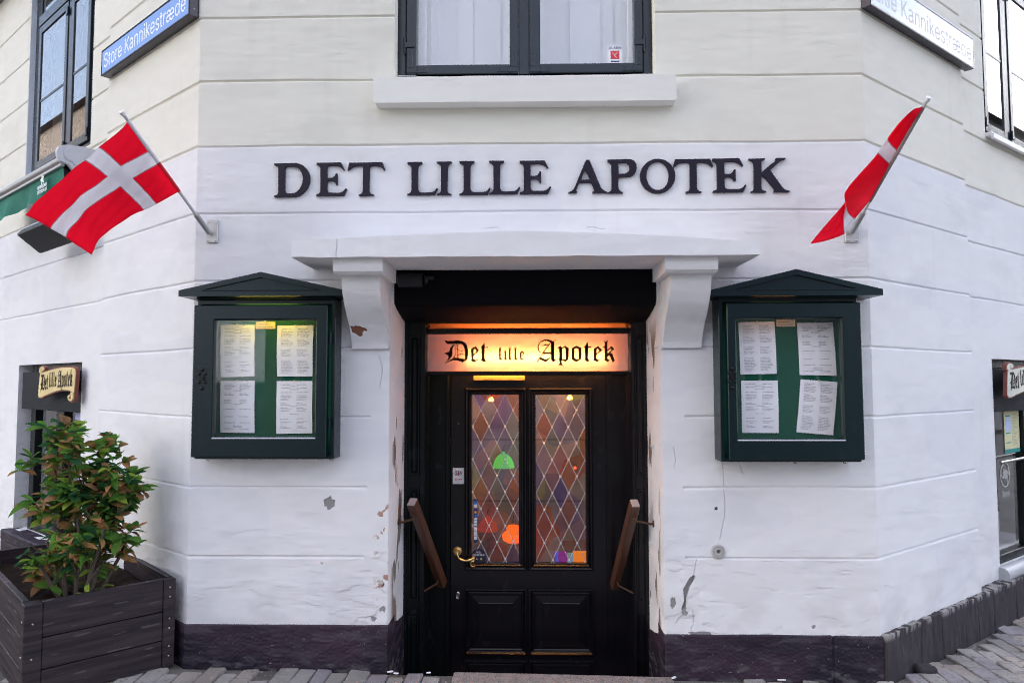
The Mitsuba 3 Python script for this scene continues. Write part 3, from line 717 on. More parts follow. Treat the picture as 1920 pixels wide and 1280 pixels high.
# ------------------------------------------------------------------ the door: leaf, mouldings, leaded lights, furniture
D = number(B + '__door')
X0, X1, ZB, ZT = -0.503, 0.507, -0.63, 1.602
OPEN = ((-0.367, -0.060), (0.050, 0.374))
OZ0, OZ1 = 0.384, 1.468
leaf = mani(bx(X0, X1, DY, DY + 0.05, ZB, ZT, 0.003))
for a, b in OPEN:
    leaf = leaf - mani(bx(a, b, DY - 0.1, DY + 0.2, OZ0, OZ1))
put(D, leaf, 'black_paint')
for a, b in OPEN:
    lft = a < 0
    o0, o1 = (-0.412, -0.009) if lft else (0.001, 0.420)
    steps = [(0, DY), (0.0015, DY - 0.016), (0.010, DY - 0.020), (0.018, DY - 0.014), (0.022, DY - 0.006), (0.030, DY - 0.010), (0.036, DY - 0.002), (0.043, DY + 0.012)]
    part(D, 'light_moulding', ring(o0, o1, 0.342, 1.512, steps), 'black_paint')
    for z0, z1 in ((-0.188, 0.228), (-0.60, -0.222)):
        st = [(0, DY), (0.0015, DY - 0.020), (0.010, DY - 0.022), (0.018, DY - 0.010), (0.024, DY - 0.004), (0.030, DY - 0.006), (0.036, DY - 0.001)]
        part(D, 'panel_moulding', ring(o0 + 0.002, o1 - 0.002, z0, z1, st), 'black_paint')
        part(D, 'raised_panel', ring(o0 + 0.045, o1 - 0.045, z0 + 0.045, z1 - 0.045, [(0, DY), (0.002, DY - 0.003), (0.045, DY - 0.012), (0.048, DY - 0.014)], cap=True), 'black_paint')
part(D, 'middle_bead', cat(bx(-0.0065, -0.0015, DY - 0.027, DY, 0.342, 1.512, 0.002)), 'black_paint')
# leaded lights
TINTS = [(0.80, 0.76, 0.72), (0.62, 0.60, 0.44), (0.66, 0.54, 0.82), (0.82, 0.48, 0.50), (0.95, 0.45, 0.28), (0.66, 0.72, 0.56), (0.70, 0.62, 0.80), (0.80, 0.64, 0.60), (0.36, 0.28, 0.80), (0.88, 0.86, 0.82)]
for k, t in enumerate(TINTS):
    scene[f'pane_tint_{k}'] = {'type': 'thindielectric', 'int_ior': 1.5, 'specular_transmittance': rgb(t), 'specular_reflectance': rgb((1, 1, 1))}
cw, chh = 0.1063, 0.2135


def pick_tint(x, z, left):
    """Warm panes near the top and in the lower left light, greys and violets elsewhere."""
    warm = 0.45 if z > 1.25 else 0.45 if (left and 0.45 < z < 0.85) else 0.10
    if RNG.random() < warm:
        return int(RNG.choice([4, 4, 3, 0, 7]))
    return int(RNG.choice([0, 0, 1, 1, 2, 2, 3, 5, 6, 6, 7, 8, 9]))


for (a, b), px0, pz0 in ((OPEN[0], -0.309, 1.3665), (OPEN[1], 0.1045, 1.3625)):
    came = []
    rect = sbox(a, OZ0, b, OZ1)
    for i in range(-4, 6):
        for j in range(-9, 4):
            if (i + j) % 2:
                continue
            cx, cz = px0 + i * cw / 2, pz0 - chh / 2 + j * chh / 2 + chh / 2
            # nodes sit where i + j is even; the pane hangs below its top node
            d = Polygon([(cx, cz), (cx + cw / 2, cz - chh / 2), (cx, cz - chh), (cx - cw / 2, cz - chh / 2)]).intersection(rect)
            if d.area > 2e-4:
                q = np.array(d.exterior.coords)[:-1]
                vv = np.column_stack([q[:, 0], np.full(len(q), DY + 0.022), q[:, 1]])
                part(D, 'glass_pane', trimesh.Trimesh(vv, [(0, n, n + 1) for n in range(1, len(q) - 1)], process=False), f'pane_tint_{pick_tint(cx, cz - chh / 2, a < 0)}')
            for sx in (-1, 1):
                ln = LineString([(cx, cz), (cx + sx * cw / 2, cz - chh / 2)]).intersection(rect)
                if ln.length > 0.004:
                    (p0, p1) = ln.coords[0], ln.coords[-1]
                    came.append(tube([(p0[0], DY + 0.021, p0[1]), (p1[0], DY + 0.021, p1[1])], 0.0024, 6))
            if rect.buffer(-0.004).contains(Polygon([(cx, cz), (cx + 1e-4, cz), (cx, cz + 1e-4)])):
                s = trimesh.creation.icosphere(1, 0.0076)
                s.apply_transform(np.diag([1.0, 0.6, 1.1, 1.0]))
                came.append(moved(s, cx, DY + 0.020, cz))
    part(D, 'lead_lattice', cat(came), 'lead', smooth=True)
# handle, key plates, closer
knob = trimesh.creation.revolve([(0, 0), (0.030, 0), (0.031, 0.004), (0.026, 0.009), (0.020, 0.011), (0.015, 0.016), (0.013, 0.028), (0, 0.030)], sections=28)
knob = mapped(knob, [[1, 0, 0], [0, 0, -1], [0, 1, 0]], (-0.458, DY - 0.001, 0.462))
tt = np.linspace(0, 1, 22)
lx = -0.458 + 0.105 * tt - 0.012 * np.sin(tt * 6.0)
lz = 0.460 - 0.055 * tt - 0.022 * np.sin(tt * 4.2)
ly = DY - 0.032 - 0.018 * np.sin(tt * 3.0)
lever = tube(np.column_stack([lx, ly, lz]), 0.0075 + 0.0055 * tt ** 1.5 + 0.0016 * np.sin(tt * 22), 10)
th = np.linspace(0, 4.6, 16)
curl = tube(np.column_stack([-0.353 + 0.017 * np.cos(th + 1.2), np.full(16, DY - 0.045), 0.392 + 0.017 * np.sin(th + 1.2)]), np.linspace(0.009, 0.004, 16), 8)
beads = [moved(trimesh.creation.icosphere(1, 0.006), -0.458 + 0.024 * math.cos(a), DY - 0.008, 0.462 + 0.024 * math.sin(a)) for a in np.arange(12) * math.pi / 6]
part(D, 'handle', cat([knob, lever, curl] + beads), 'brass', smooth=40, label='ornate curled brass door handle')
oval = mapped(trimesh.creation.revolve([(0, 0), (0.022, 0), (0.022, 0.003), (0.017, 0.006), (0.012, 0.004), (0, 0.004)], sections=24), [[0.62, 0, 0], [0, 0, -1], [0, 1.15, 0]], (-0.455, DY - 0.0005, 0.180))
part(D, 'lock_plate', oval, 'steel', smooth=30)
part(D, 'door_closer', bx(-0.352, -0.02, DY - 0.046, DY - 0.001, 1.562, 1.592, 0.003), 'closer_gold')
part(D, 'letter_screw', cat([moved(trimesh.creation.icosphere(1, 0.004), x, DY - 0.001, z) for x, z in ((-0.452, 1.28), (-0.003, 0.62))]), 'steel')

# room behind the door: dim, warm, with a wall of dark coloured things seen through the lights


def room_color(p, n, uv):
    a, b, c = mikit.voronoi(p.x * 5.5 + 0.6 * N(p.x * 5, p.z * 5, 0), p.z * 4.5)
    k = dr.floor(c * 5)
    col = dr.select(k < 1, mi.Color3f(0.58, 0.20, 0.09), dr.select(k < 2, mi.Color3f(0.34, 0.28, 0.36), dr.select(k < 3, mi.Color3f(0.46, 0.42, 0.26), dr.select(k < 4, mi.Color3f(0.52, 0.36, 0.34), mi.Color3f(0.36, 0.34, 0.38)))))
    shelf = SS(0.47, 0.5, dr.abs(p.z * 1.9 - dr.floor(p.z * 1.9) - 0.5))
    return MX(col, (0.07, 0.04, 0.03), shelf * 0.45) * (0.7 + 0.6 * FB(p.x * 6, p.z * 6, 0, octaves=3))


mat('room_wall', mikit.proc(room_color), 0.8)
room = [bx(-1.2, 1.2, 2.3, 2.34, -0.7, 2.0), bx(-1.24, -1.2, 0.9, 2.34, -0.7, 2.0), bx(1.2, 1.24, 0.9, 2.34, -0.7, 2.0)]
part(B, 'entrance_room', cat(room), 'room_wall')
part(B, 'entrance_room_ceiling', cat(bx(-1.2, 1.2, 0.88, 2.34, 2.001, 2.04), bx(-1.2, 1.2, 0.88, 2.34, -0.75, -0.70)), 'interior_dark')
lamp = part(B, 'ceiling_lamp', bx(-0.5, 0.5, 1.3, 1.9, 1.96, 1.98), 'white_metal')  # unseen fill light, added to brighten the room wall behind the panes
scene[lamp]['emitter'] = {'type': 'area', 'radiance': rgb((0.50, 0.42, 0.37))}
BELL = [(0, -0.80), (0.55, -0.82), (1.0, -0.78), (1.02, -0.70), (0.93, -0.35), (0.72, 0.10), (0.42, 0.42), (0.16, 0.55), (0.10, 0.72), (0, 0.74)]
LUMP = [(0, -0.85), (0.5, -0.82), (0.95, -0.55), (1.05, -0.10), (0.85, 0.15), (0.62, 0.22), (0.66, 0.48), (0.45, 0.78), (0, 0.84)]
for lb, (x, yy, z), r, pf_, c in (('green glowing glass bell lamp seen through the left door light', (-0.205, 2.1, 0.905), 0.090, BELL, (0.014, 0.060, 0.012)), ('orange glowing lump shaped lamp low behind the left door light', (-0.125, 2.05, 0.30), 0.090, LUMP, (0.125, 0.016, 0.0007)),
                                  ('small bright yellow lamp high behind the right door light', (0.355, 2.14, 1.42), 0.024, LUMP, (1.7, 0.62, 0.10)), ('small bright yellow lamp high behind the left door light', (-0.31, 2.14, 1.405), 0.022, LUMP, (1.7, 0.55, 0.08)),
                                  ('dim red lamp low behind the left door light', (-0.345, 2.20, 0.36), 0.085, BELL, (0.030, 0.0040, 0.0018)), ('tiny red lamp behind the right edge of the right door light', (0.395, 2.14, 0.83), 0.013, LUMP, (0.5, 0.03, 0.01))):
    key = thing('lantern', lb, 'lamp', 'lamps behind the leaded door')
    part(key, 'shade', moved(trimesh.creation.revolve([(q * r, w_ * r) for q, w_ in pf_], sections=24), x, yy, z), 'sign_black', smooth=50)
    scene[key + '__shade']['emitter'] = {'type': 'area', 'radiance': rgb(c)}
    part(key, 'hook', tube([(x, yy, z + 0.75 * r), (x, yy + 0.03, z + 0.75 * r + 0.02), (x, 2.298, z + 0.75 * r + 0.03)], 0.003, 6), 'rust_iron')
gb = thing('glass_blocks', 'blue, purple, teal, orange glass with added glow at the foot of the right door light', 'lamp')  # coloured glass pieces, not lamps; their glow is added as emission
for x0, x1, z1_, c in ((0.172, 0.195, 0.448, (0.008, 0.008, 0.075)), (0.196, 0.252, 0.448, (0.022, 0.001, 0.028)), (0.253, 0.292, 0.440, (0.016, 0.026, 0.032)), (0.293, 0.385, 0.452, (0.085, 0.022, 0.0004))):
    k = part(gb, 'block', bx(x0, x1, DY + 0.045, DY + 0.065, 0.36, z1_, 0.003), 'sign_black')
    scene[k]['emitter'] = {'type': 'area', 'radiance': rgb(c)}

# ------------------------------------------------------------------ upper window above the door
def pane(parent, x0, x1, z0, z1, y, fr, mt='pane_glass', label=None):
    return part(parent, 'pane', trimesh.Trimesh([(x0, y, z0), (x1, y, z0), (x1, y, z1), (x0, y, z1)], [(0, 1, 2), (0, 2, 3)], process=False), mt, fr, label=label)


W = number(B + '__window')
ZW = 5.15
put(W, cat(bx(-0.778, -0.701, 0.10, 0.20, 3.20, ZW, 0.003), bx(0.671, 0.752, 0.10, 0.20, 3.20, ZW, 0.003), bx(-0.700, 0.670, 0.104, 0.20, 3.20, 3.318, 0.003), bx(-0.046, 0.014, 0.098, 0.20, 3.319, ZW, 0.003)), 'window_paint', F)
part(W, 'drip_rail', bx(-0.70, 0.67, 0.085, 0.103, 3.255, 3.300, 0.004), 'window_paint')
for x0, x1 in ((-0.697, -0.048), (0.016, 0.667)):
    part(W, 'sash', cat(bx(x0, x0 + 0.061, 0.088, 0.15, 3.322, ZW, 0.004), bx(x1 - 0.050, x1, 0.088, 0.15, 3.322, ZW, 0.004), bx(x0 + 0.0615, x1 - 0.0505, 0.088, 0.15, 3.322, 3.377, 0.004)), 'window_paint')
    pane(W, x0 + 0.06, x1 - 0.049, 3.376, ZW, 0.12, F)
    for sx, xe in ((1, x0 + 0.004), (-1, x1 - 0.004)):
        xa, xb = sorted((xe, xe + sx * 0.120))
        xc, xd = sorted((xe + sx * 0.001, xe + sx * 0.036))
        part(W, 'corner_plate', cat(bx(xa, xb, 0.084, 0.0885, 3.330, 3.361, 0.0015), bx(xc, xd, 0.0835, 0.0885, 3.3615, 3.455, 0.0015)), 'window_paint')
        part(W, 'screw', cat([moved(trimesh.creation.icosphere(1, 0.0035), xe + sx * q[0], 0.084, q[1]) for q in ((0.06, 3.346), (0.10, 3.346), (0.018, 3.40), (0.018, 3.435))]), 'black_plastic')
for x, s in ((-0.706, 1), (0.676, -1)):
    part(W, 'hinge', cat(tube([(x, 0.086, 3.455), (x, 0.086, 3.535)], 0.008, 10), tube([(x, 0.086, 3.44), (x, 0.086, 3.455)], [0.004, 0.006], 8), bx(x, x + s * 0.06, 0.080, 0.086, 3.480, 3.512, 0.002)), 'window_paint', smooth=30)
part(W, 'white_sealing', cat(bx(-0.752, -0.744, 0.094, 0.099, 3.236, 3.285), bx(0.716, 0.724, 0.094, 0.099, 3.236, 3.285), bx(-0.745, -0.64, 0.096, 0.0995, 3.318, 3.3215)), 'white_wood')
part(W, 'inner_sash', cat(bx(-0.66, -0.60, 0.20, 0.24, 3.3, ZW), bx(0.60, 0.66, 0.20, 0.24, 3.3, ZW), bx(-0.05, 0.02, 0.20, 0.24, 3.3, ZW), bx(-0.60, 0.60, 0.201, 0.24, 3.30, 3.345)), 'white_wood')
inner = []
edges = [-0.78, -0.585, -0.545, -0.42, -0.33, -0.16, 0.02, 0.10, 0.235, 0.265, 0.45, 0.53, 0.78]
for k in range(len(edges) - 1):
    inner.append(bx(edges[k], edges[k + 1], 0.34 + 0.018 * (k % 3), 0.42, 3.2, ZW))
inner += [bx(-0.545, -0.44, 0.345, 0.36, 3.40, 3.404), bx(0.40, 0.47, 0.345, 0.36, 3.40, 3.404)]
part(W, 'inner_shutter', cat(inner), 'white_wood')
S = part(B, 'window_sill', worn(prism([(-0.846, 3.098), (-0.835, 3.088), (0.812, 3.085), (0.818, 3.095), (0.82, 3.222), (0.80, 3.232), (-0.835, 3.234), (-0.848, 3.222)], -0.085, 0.11), 0.06, 0.003, 11, 40), 'sill_paint', smooth=30)

# ------------------------------------------------------------------ windows of the two side walls (built once, mirrored)
def side_window(fr, s, nm='window', soft=True):
    """Upper casement window; s = -1 for the left wall, +1 for the right wall; u runs away from the corner."""
    w = number(B + '__' + nm)
    q = lambda a, b: tuple(sorted((s * a, s * b)))
    bb = lambda u0, u1, y0, y1, z0, z1, ch=0.003: bx(*q(u0, u1), y0, y1, z0, z1, ch)
    put(w, cat(bb(1.70, 1.90, 0.09, 0.2, 3.25, ZW), bb(3.09, 3.4, 0.09, 0.2, 3.25, ZW), bb(1.9005, 3.0895, 0.092, 0.2, 3.25, 3.36), bb(1.9005, 3.0895, 0.07, 0.2, 4.62, 4.71), bb(2.32, 2.39, 0.082, 0.2, 3.3605, 4.6195)), 'window_paint', fr)
    for u0, u1, bar in ((1.905, 2.315, 3.96), (2.395, 3.085, 3.94)):
        part(w, 'sash', cat(bb(u0, u0 + 0.055, 0.075, 0.14, 3.365, 4.615), bb(u1 - 0.055, u1, 0.075, 0.14, 3.365, 4.615), bb(u0 + 0.0555, u1 - 0.0555, 0.075, 0.14, 3.365, 3.43), bb(u0 + 0.0555, u1 - 0.0555, 0.075, 0.14, 4.55, 4.615), bb(u0 + 0.0555, u1 - 0.0555, 0.08, 0.125, bar, bar + 0.024)), 'window_paint', fr)
        pane(w, *q(u0 + 0.05, u1 - 0.05), 3.425, bar + 0.012, 0.084, fr)
        pane(w, *q(u0 + 0.05, u1 - 0.05), bar + 0.012, 4.555, 0.084, fr)
        part(w, 'hinge', cat([cat(bx(*q(u0 - 0.012, u0 + 0.035), 0.068, 0.074, z, z + 0.05, 0.001), moved(tube([(0, 0, 0), (0, 0, 0.06)], 0.007, 8), s * (u0 - 0.006), 0.07, z)) for z in (3.40, 4.50)]), 'window_paint', fr)
    pane(w, *q(1.9, 3.1), 4.71, ZW, 0.1, fr)
    part(w, 'curtain', cat([bx(*q(2.42, 3.05), 0.30, 0.305, 3.3, 3.92), bx(*q(1.90, 2.30), 0.36, 0.365, 3.3, 3.60)]), 'curtain_white', fr)
    part(w, 'dark_room', bx(*q(1.6, 3.5), 0.75, 0.8, 3.1, ZW), 'interior_dark', fr)
    if s < 0:
        part(w, 'reveal_lining', bx(-3.2195, -3.214, 0.047, 0.089, 3.29, ZW), 'reveal_blue', fr)
    if s > 0:
        part(w, 'flashing', cat(bb(1.80, 3.3, 0.005, 0.10, 3.288, 3.318), bb(1.79, 3.3, -0.012, 0.008, 3.262, 3.300)), 'white_metal', fr)
    return w


side_window(L, -1)
side_window(R, 1)


def low_window(fr, s, z0, z1, m0, m1):
    w = number(B + '__low_window')
    q = lambda a, b: tuple(sorted((s * a, s * b)))
    bb = lambda u0, u1, y0, y1, za, zb, ch=0.004: bx(*q(u0, u1), y0, y1, za, zb, ch)
    u1 = 3.22
    put(w, cat(bb(1.74, 1.90, 0.12, 0.2, z0 - 0.03, z1 + 0.03), bb(2.99, 3.10, 0.12, 0.2, z0 - 0.03, z1 + 0.03), bb(1.9005, 2.9895, 0.124, 0.2, z0 - 0.03, z0 + 0.06), bb(1.9005, 2.9895, 0.124, 0.2, z1 - 0.06, z1 + 0.03), bb(m0, m1, 0.118, 0.2, z0 + 0.0605, z1 - 0.0605)), 'dark_green_paint', fr)
    pane(w, *q(1.9, m0), z0 + 0.06, z1 - 0.06, 0.15, fr)
    pane(w, *q(m1, 2.99), z0 + 0.06, z1 - 0.06, 0.15, fr)
    part(w, 'fascia_board', bx(*q(1.76, 3.12), 0.055, 0.075, 1.335, 1.640, 0.003), 'slate_board', fr)
    part(w, 'dark_room', cat(bx(*q(1.5, 3.4), 1.1, 1.14, 0.0, 1.9), bx(*q(1.5, 3.4), 0.55, 1.1, 0.10, 0.14)), 'interior_dark', fr)
    part(w, 'inner_ledge', bx(*q(1.9, 2.99), 0.201, 0.5, z0 - 0.02, z0 + 0.05), 'white_wood', fr)
    return w


lowL = low_window(L, -1, 0.335, 1.70, 2.32, 2.49)
lowR = low_window(R, 1, 0.25, 1.706, 2.52, 2.66)
part(lowR, 'sill_roll', tube([(1.73, 0.03, 0.235), (3.2, 0.03, 0.235)], 0.052, 18), 'roll_metal', R, smooth=40)
part(lowR, 'guard_rail', tube([(1.95, 0.085, 0.972), (2.95, 0.085, 0.985)], 0.011, 12), 'steel', R, smooth=40)
part(lowL, 'stone_sill', worn(bx(-3.25, -1.74, -0.03, 0.12, 0.25, 0.335, 0.01), 0.06, 0.006, 9, 50), 'plinth_paint', L, smooth=30)

# ------------------------------------------------------------------ raised letters of the name on the wall
ORD = ['first', 'second', 'third', 'fourth', 'fifth', 'sixth']
words = ['DET', 'LILLE', 'APOTEK']
seq = [(w, i, c) for w in words for i, c in enumerate(w)]
for (w, i, c), (g, x, z, wd, ht) in zip(seq, WORD):
    rings = GLYPHS[g]
    a = np.array(rings[0])
    sx, sz = wd / a[:, 0].max(), ht / a[:, 1].max()
    k = thing('wall_letter', f'raised dark letter {c}, the {ORD[i]} letter of {w} on the white wall', 'letter', 'raised letters of the name above the door')
    poly = [[((x + px * sx) / 1000, (z + pz * sz) / 1000) for px, pz in r] for r in rings]
    put(k, worn(prism(poly, -0.0165, 0.002), 0.05, 0.0009, 30, len(USED)), 'letter_paint')

# ------------------------------------------------------------------ lit sign over the door
Sg = thing('transom_sign', 'glowing white box sign reading Det lille Apotek in black letter above the door', 'sign')
put(Sg, cat(bx(-0.665, 0.690, 0.62, 0.655, 1.858, 1.892, 0.003), bx(-0.665, 0.690, 0.62, 0.655, 1.594, 1.619, 0.003), bx(-0.665, -0.644, 0.62, 0.655, 1.6195, 1.8575, 0.003), bx(0.663, 0.690, 0.62, 0.655, 1.6195, 1.8575, 0.003)), 'black_paint')
scene['sign_panel'] = {'type': 'principledthin', 'base_color': rgb((0.80, 0.78, 0.78)), 'roughness': 0.35, 'diff_trans': 1.0, 'spec_trans': 0.0}
part(Sg, 'panel', bx(-0.642, 0.661, 0.632, 0.6325, 1.621, 1.857), 'sign_panel')
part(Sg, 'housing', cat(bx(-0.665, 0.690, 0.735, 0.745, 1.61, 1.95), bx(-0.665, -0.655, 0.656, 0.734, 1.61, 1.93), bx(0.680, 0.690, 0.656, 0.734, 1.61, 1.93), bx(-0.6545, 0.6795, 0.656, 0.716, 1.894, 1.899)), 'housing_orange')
part(Sg, 'lettering', cat([prism(g, 0.6295, 0.6318) for g in BLACKLETTER]), 'sign_black', label='old black letter words Det lille Apotek')
lampt = part(Sg, 'light_tube', tube([(-0.40, 0.666, 1.705), (0.50, 0.666, 1.705)], 0.011, 12), 'white_metal')
scene[lampt]['emitter'] = {'type': 'area', 'radiance': rgb((8.2, 3.4, 0.85))}

# ------------------------------------------------------------------ menu cases with their sheets
SHEETS = {-1: [((-1.692, 1.868), (-1.502, 1.868), (-1.497, 1.585), (-1.686, 1.580)), ((-1.378, 1.864), (-1.177, 1.864), (-1.177, 1.583), (-1.374, 1.584)), ((-1.686, 1.560), (-1.497, 1.561), (-1.491, 1.277), (-1.682, 1.279)), ((-1.375, 1.559), (-1.179, 1.559), (-1.175, 1.275), (-1.374, 1.272))],
          1: [((1.143, 1.872), (1.338, 1.876), (1.343, 1.594), (1.149, 1.589)), ((1.458, 1.868), (1.651, 1.870), (1.662, 1.582), (1.466, 1.586)), ((1.151, 1.557), (1.348, 1.557), (1.346, 1.276), (1.151, 1.277)), ((1.470, 1.563), (1.667, 1.548), (1.634, 1.264), (1.441, 1.280))]}
WHERE = ['upper left', 'upper right', 'lower left', 'lower right']
for s, x0, x1, ox0, ox1, oz0, oz1, ex0, ex1, side in ((-1, -1.780, -1.030, -1.673, -1.117, 1.256, 1.891, -1.845, -0.972, 'left'), (1, 1.012, 1.742, 1.086, 1.648, 1.245, 1.888, 0.954, 1.838, 'right')):
    C = thing('menu_case', f'dark green glazed menu case with pediment roof on the wall {side} of the door', 'display case', 'menu cases beside the door')
    z0, z1 = (1.145, 1.985) if s < 0 else (1.132, 1.985)
    yb = -0.125
    case = mani(bx(x0, x1, yb, 0.001, z0, z1 + 0.01, 0.003)) - mani(bx(x0 + 0.02, x1 - 0.02, yb - 0.1, -0.018, z0 + 0.02, z1 - 0.012))
    put(C, case, 'case_green')
    part(C, 'back_board', bx(x0 + 0.021, x1 - 0.021, -0.030, -0.0185, z0 + 0.021, z1 - 0.013), 'case_board')
    hx0, hx1 = (x0 + 0.001, x1 - 0.032) if s < 0 else (x0 + 0.032, x1 - 0.001)
    door = mani(bx(hx0, hx1, -0.168, yb - 0.001, z0 + 0.014, z1 - 0.022, 0.004)) - mani(bx(ox0, ox1, -0.3, 0, oz0, oz1))
    dk = part(C, 'glazed_door', door, 'case_green')
    part(C, 'glass_bead', cat(ring(ox0 - 0.001, ox1 + 0.001, oz0 - 0.001, oz1 + 0.001, [(0.0, -0.164), (0.003, -0.163), (0.010, -0.152), (0.010, -0.130)])), 'case_green')
    part(C, 'worn_bead', bx(ox0 + 0.003, ox1 - 0.003, -0.1705, -0.160, oz0 - 0.001, oz0 + 0.006, 0.002), 'light_grey_paint', label='bottom glazing bead with the paint worn off')
    pane(C, ox0 + 0.002, ox1 - 0.002, oz0 + 0.002, oz1 - 0.002, -0.150, F, 'case_glass')
    xm = (ex0 + ex1) / 2
    ze = 2.006 if s < 0 else 1.996
    roof = prism([(ex0, ze), (ex1, ze), (ex1, ze + 0.032), (xm, 2.134), (ex0, ze + 0.032)], -0.208, 0.004)
    ped = prism([(ex0 + 0.125, ze + 0.034), (ex1 - 0.125, ze + 0.034), (xm, 2.106)], -0.4, -0.196)
    rk = part(C, 'roof', mani(roof) - mani(ped), 'case_green')
    xs_ = [(ex0 + 0.125, ze + 0.034), (ex1 - 0.125, ze + 0.034), (xm, 2.106)]
    part(rk, 'pediment_bead', cat(bx(xs_[0][0], xs_[1][0], -0.213, -0.200, ze + 0.0275, ze + 0.0335, 0.002)), 'case_green')
    part(C, 'neck_moulding', bx(x0 + 0.004, x1 - 0.004, -0.155, 0.0, z1 + 0.0105, ze - 0.0005, 0.004), 'case_green')
    lkx = (hx0 + ox0) / 2
    lz = 1.575
    plate = [moved(trimesh.creation.icosphere(1, 0.011), lkx, -0.168, lz + q) for q in (0.045, -0.055)] + [tube([(lkx, -0.1665, lz), (lkx, -0.176, lz)], 0.013, 12)] + [moved(trimesh.creation.icosphere(1, 0.009), lkx + q, -0.168, lz + r) for q in (-0.016, 0.016) for r in (0.022, -0.022)]
    part(C, 'keyhole_plate', cat(plate), 'black_plastic', smooth=40)
    for zz in (z0 + 0.19, z1 - 0.20):
        hx = x1 - 0.020 if s < 0 else x1 - 0.006
        part(C, 'hinge', tube([(hx, -0.152, zz - 0.03), (hx, -0.152, zz + 0.03)], 0.006, 8), 'case_green' if s < 0 else 'steel', smooth=40)
    for hx in ((x0 + 0.045, x1 - 0.03) if s < 0 else (x0 + 0.41, x1 - 0.06)):
        th = np.linspace(0.4, 5.6, 12)
        part(C, 'hook', tube(np.column_stack([hx + 0.007 * np.cos(th), np.full(12, -0.06), z0 - 0.008 + 0.007 * np.sin(th)]), 0.002, 6), 'rust_iron', smooth=True)
    lt = part(C, 'strip_lamp', bx(*((-1.57, -1.24) if s < 0 else (1.20, 1.42)), -0.118, -0.102, 1.948, 1.960), 'white_metal')
    scene[lt]['emitter'] = {'type': 'area', 'radiance': rgb((2.0, 1.5, 0.13) if s < 0 else (0.3, 0.13, 0.04))}
    for k, q in enumerate(SHEETS[s]):
        (tl, tr, br, bl) = [np.array(v) for v in q]
        n, m = 5, 9
        vv, uv, ff = [], [], []
        r = np.random.default_rng(50 + 10 * s + k)
        a1, a2 = r.uniform(0.002, 0.006, 2)
        for i in range(m):
            for j in range(n):
                u, v_ = j / (n - 1), i / (m - 1)
                p = (tl * (1 - u) + tr * u) * (1 - v_) + (bl * (1 - u) + br * u) * v_
                vv.append((p[0], -0.0335 - a1 * math.sin(3.1 * v_) ** 2 - a2 * u * v_, p[1]))
                uv.append((u, v_))
        for i in range(m - 1):
            for j in range(n - 1):
                a = i * n + j
                ff += [(a, a + n, a + n + 1), (a, a + n + 1, a + 1)]
        key = thing('menu_sheet', f'white printed menu sheet, {WHERE[k]} of the four in the {side} case', 'menu', f'menu sheets pinned in the cases')
        scene[key] = mikit.ply(trimesh.Trimesh(vv, ff, process=False), f'menu_print_{(k + (s > 0)) % 3}', smooth=True, uv=np.array(uv))
        pc = (tl + tr) / 2
        part(key, 'pin', moved(trimesh.creation.icosphere(1, 0.0045), pc[0], -0.040, pc[1] + 0.001), 'brass')
    nx0, nx1, nz0, nz1 = (-1.497, -1.388, 1.846, 1.884) if s < 0 else (1.348, 1.449, 1.848, 1.885)
    key = thing('paper_note', f'small cream paper note pinned at the top of the {side} menu case', 'note', 'paper notes in the cases')
    put(key, bx(nx0, nx1, -0.0345, -0.0335, nz0, nz1), 'banner_note')
    part(key, 'print_line', cat([bx(nx0 + 0.008, nx1 - 0.012 - 0.02 * i, -0.0352, -0.0344, nz0 + 0.008 + 0.014 * i, nz0 + 0.013 + 0.014 * i) for i in range(2)]), 'banner_print')
    part(key, 'pin', moved(trimesh.creation.icosphere(1, 0.0045), (nx0 + nx1) / 2, -0.038, nz1 + 0.003), 'brass')

# ------------------------------------------------------------------ street name signs
for fr, s, txt, lab in ((L, -1, 'Store Kannikestræde', 'long blue street name sign reading Store Kannikestræde on the left wall'), (R, 1, 'Lille Kannikestræde', 'long street name sign on the right wall, washed out by sky glare')):
    key = thing('street_sign', lab, 'street sign', 'street name signs on the two side walls')
    x0, x1 = (-1.285, -0.018) if s < 0 else (0.0, 1.365)
    z0, z1 = (3.632, 3.808) if s < 0 else (3.628, 3.835)
    put(key, cat(bx(x0, x1, -0.056, -0.002, z0, z1, 0.002)), 'sign_frame', fr)
    part(key, 'plate', bx(x0 + 0.012, x1 - 0.012, -0.0585, -0.0562, z0 + 0.010, z1 - 0.012, 0.0005), 'sign_blue', fr)
    part(key, 'rim', ring(x0, x1, z0, z1, [(0.0, -0.0565), (0.0015, -0.061), (0.006, -0.061), (0.009, -0.0562)]), 'white_metal' if s > 0 else 'sign_frame', fr)
    t = text(txt, 0.098 if s < 0 else 0.108, 0.0002, width=(x1 - x0) - 0.09)
    part(key, 'lettering', moved(t, x0 + 0.045, -0.0587, z0 + 0.042), 'enamel_white' if s < 0 else 'enamel_glare', fr)
    part(key, 'screw', cat([moved(trimesh.creation.icosphere(1, 0.005), x1 - 0.001 if s < 0 else x0 + 0.001, -0.03, z0 + q) for q in (0.04, 0.13)]), 'steel', fr)

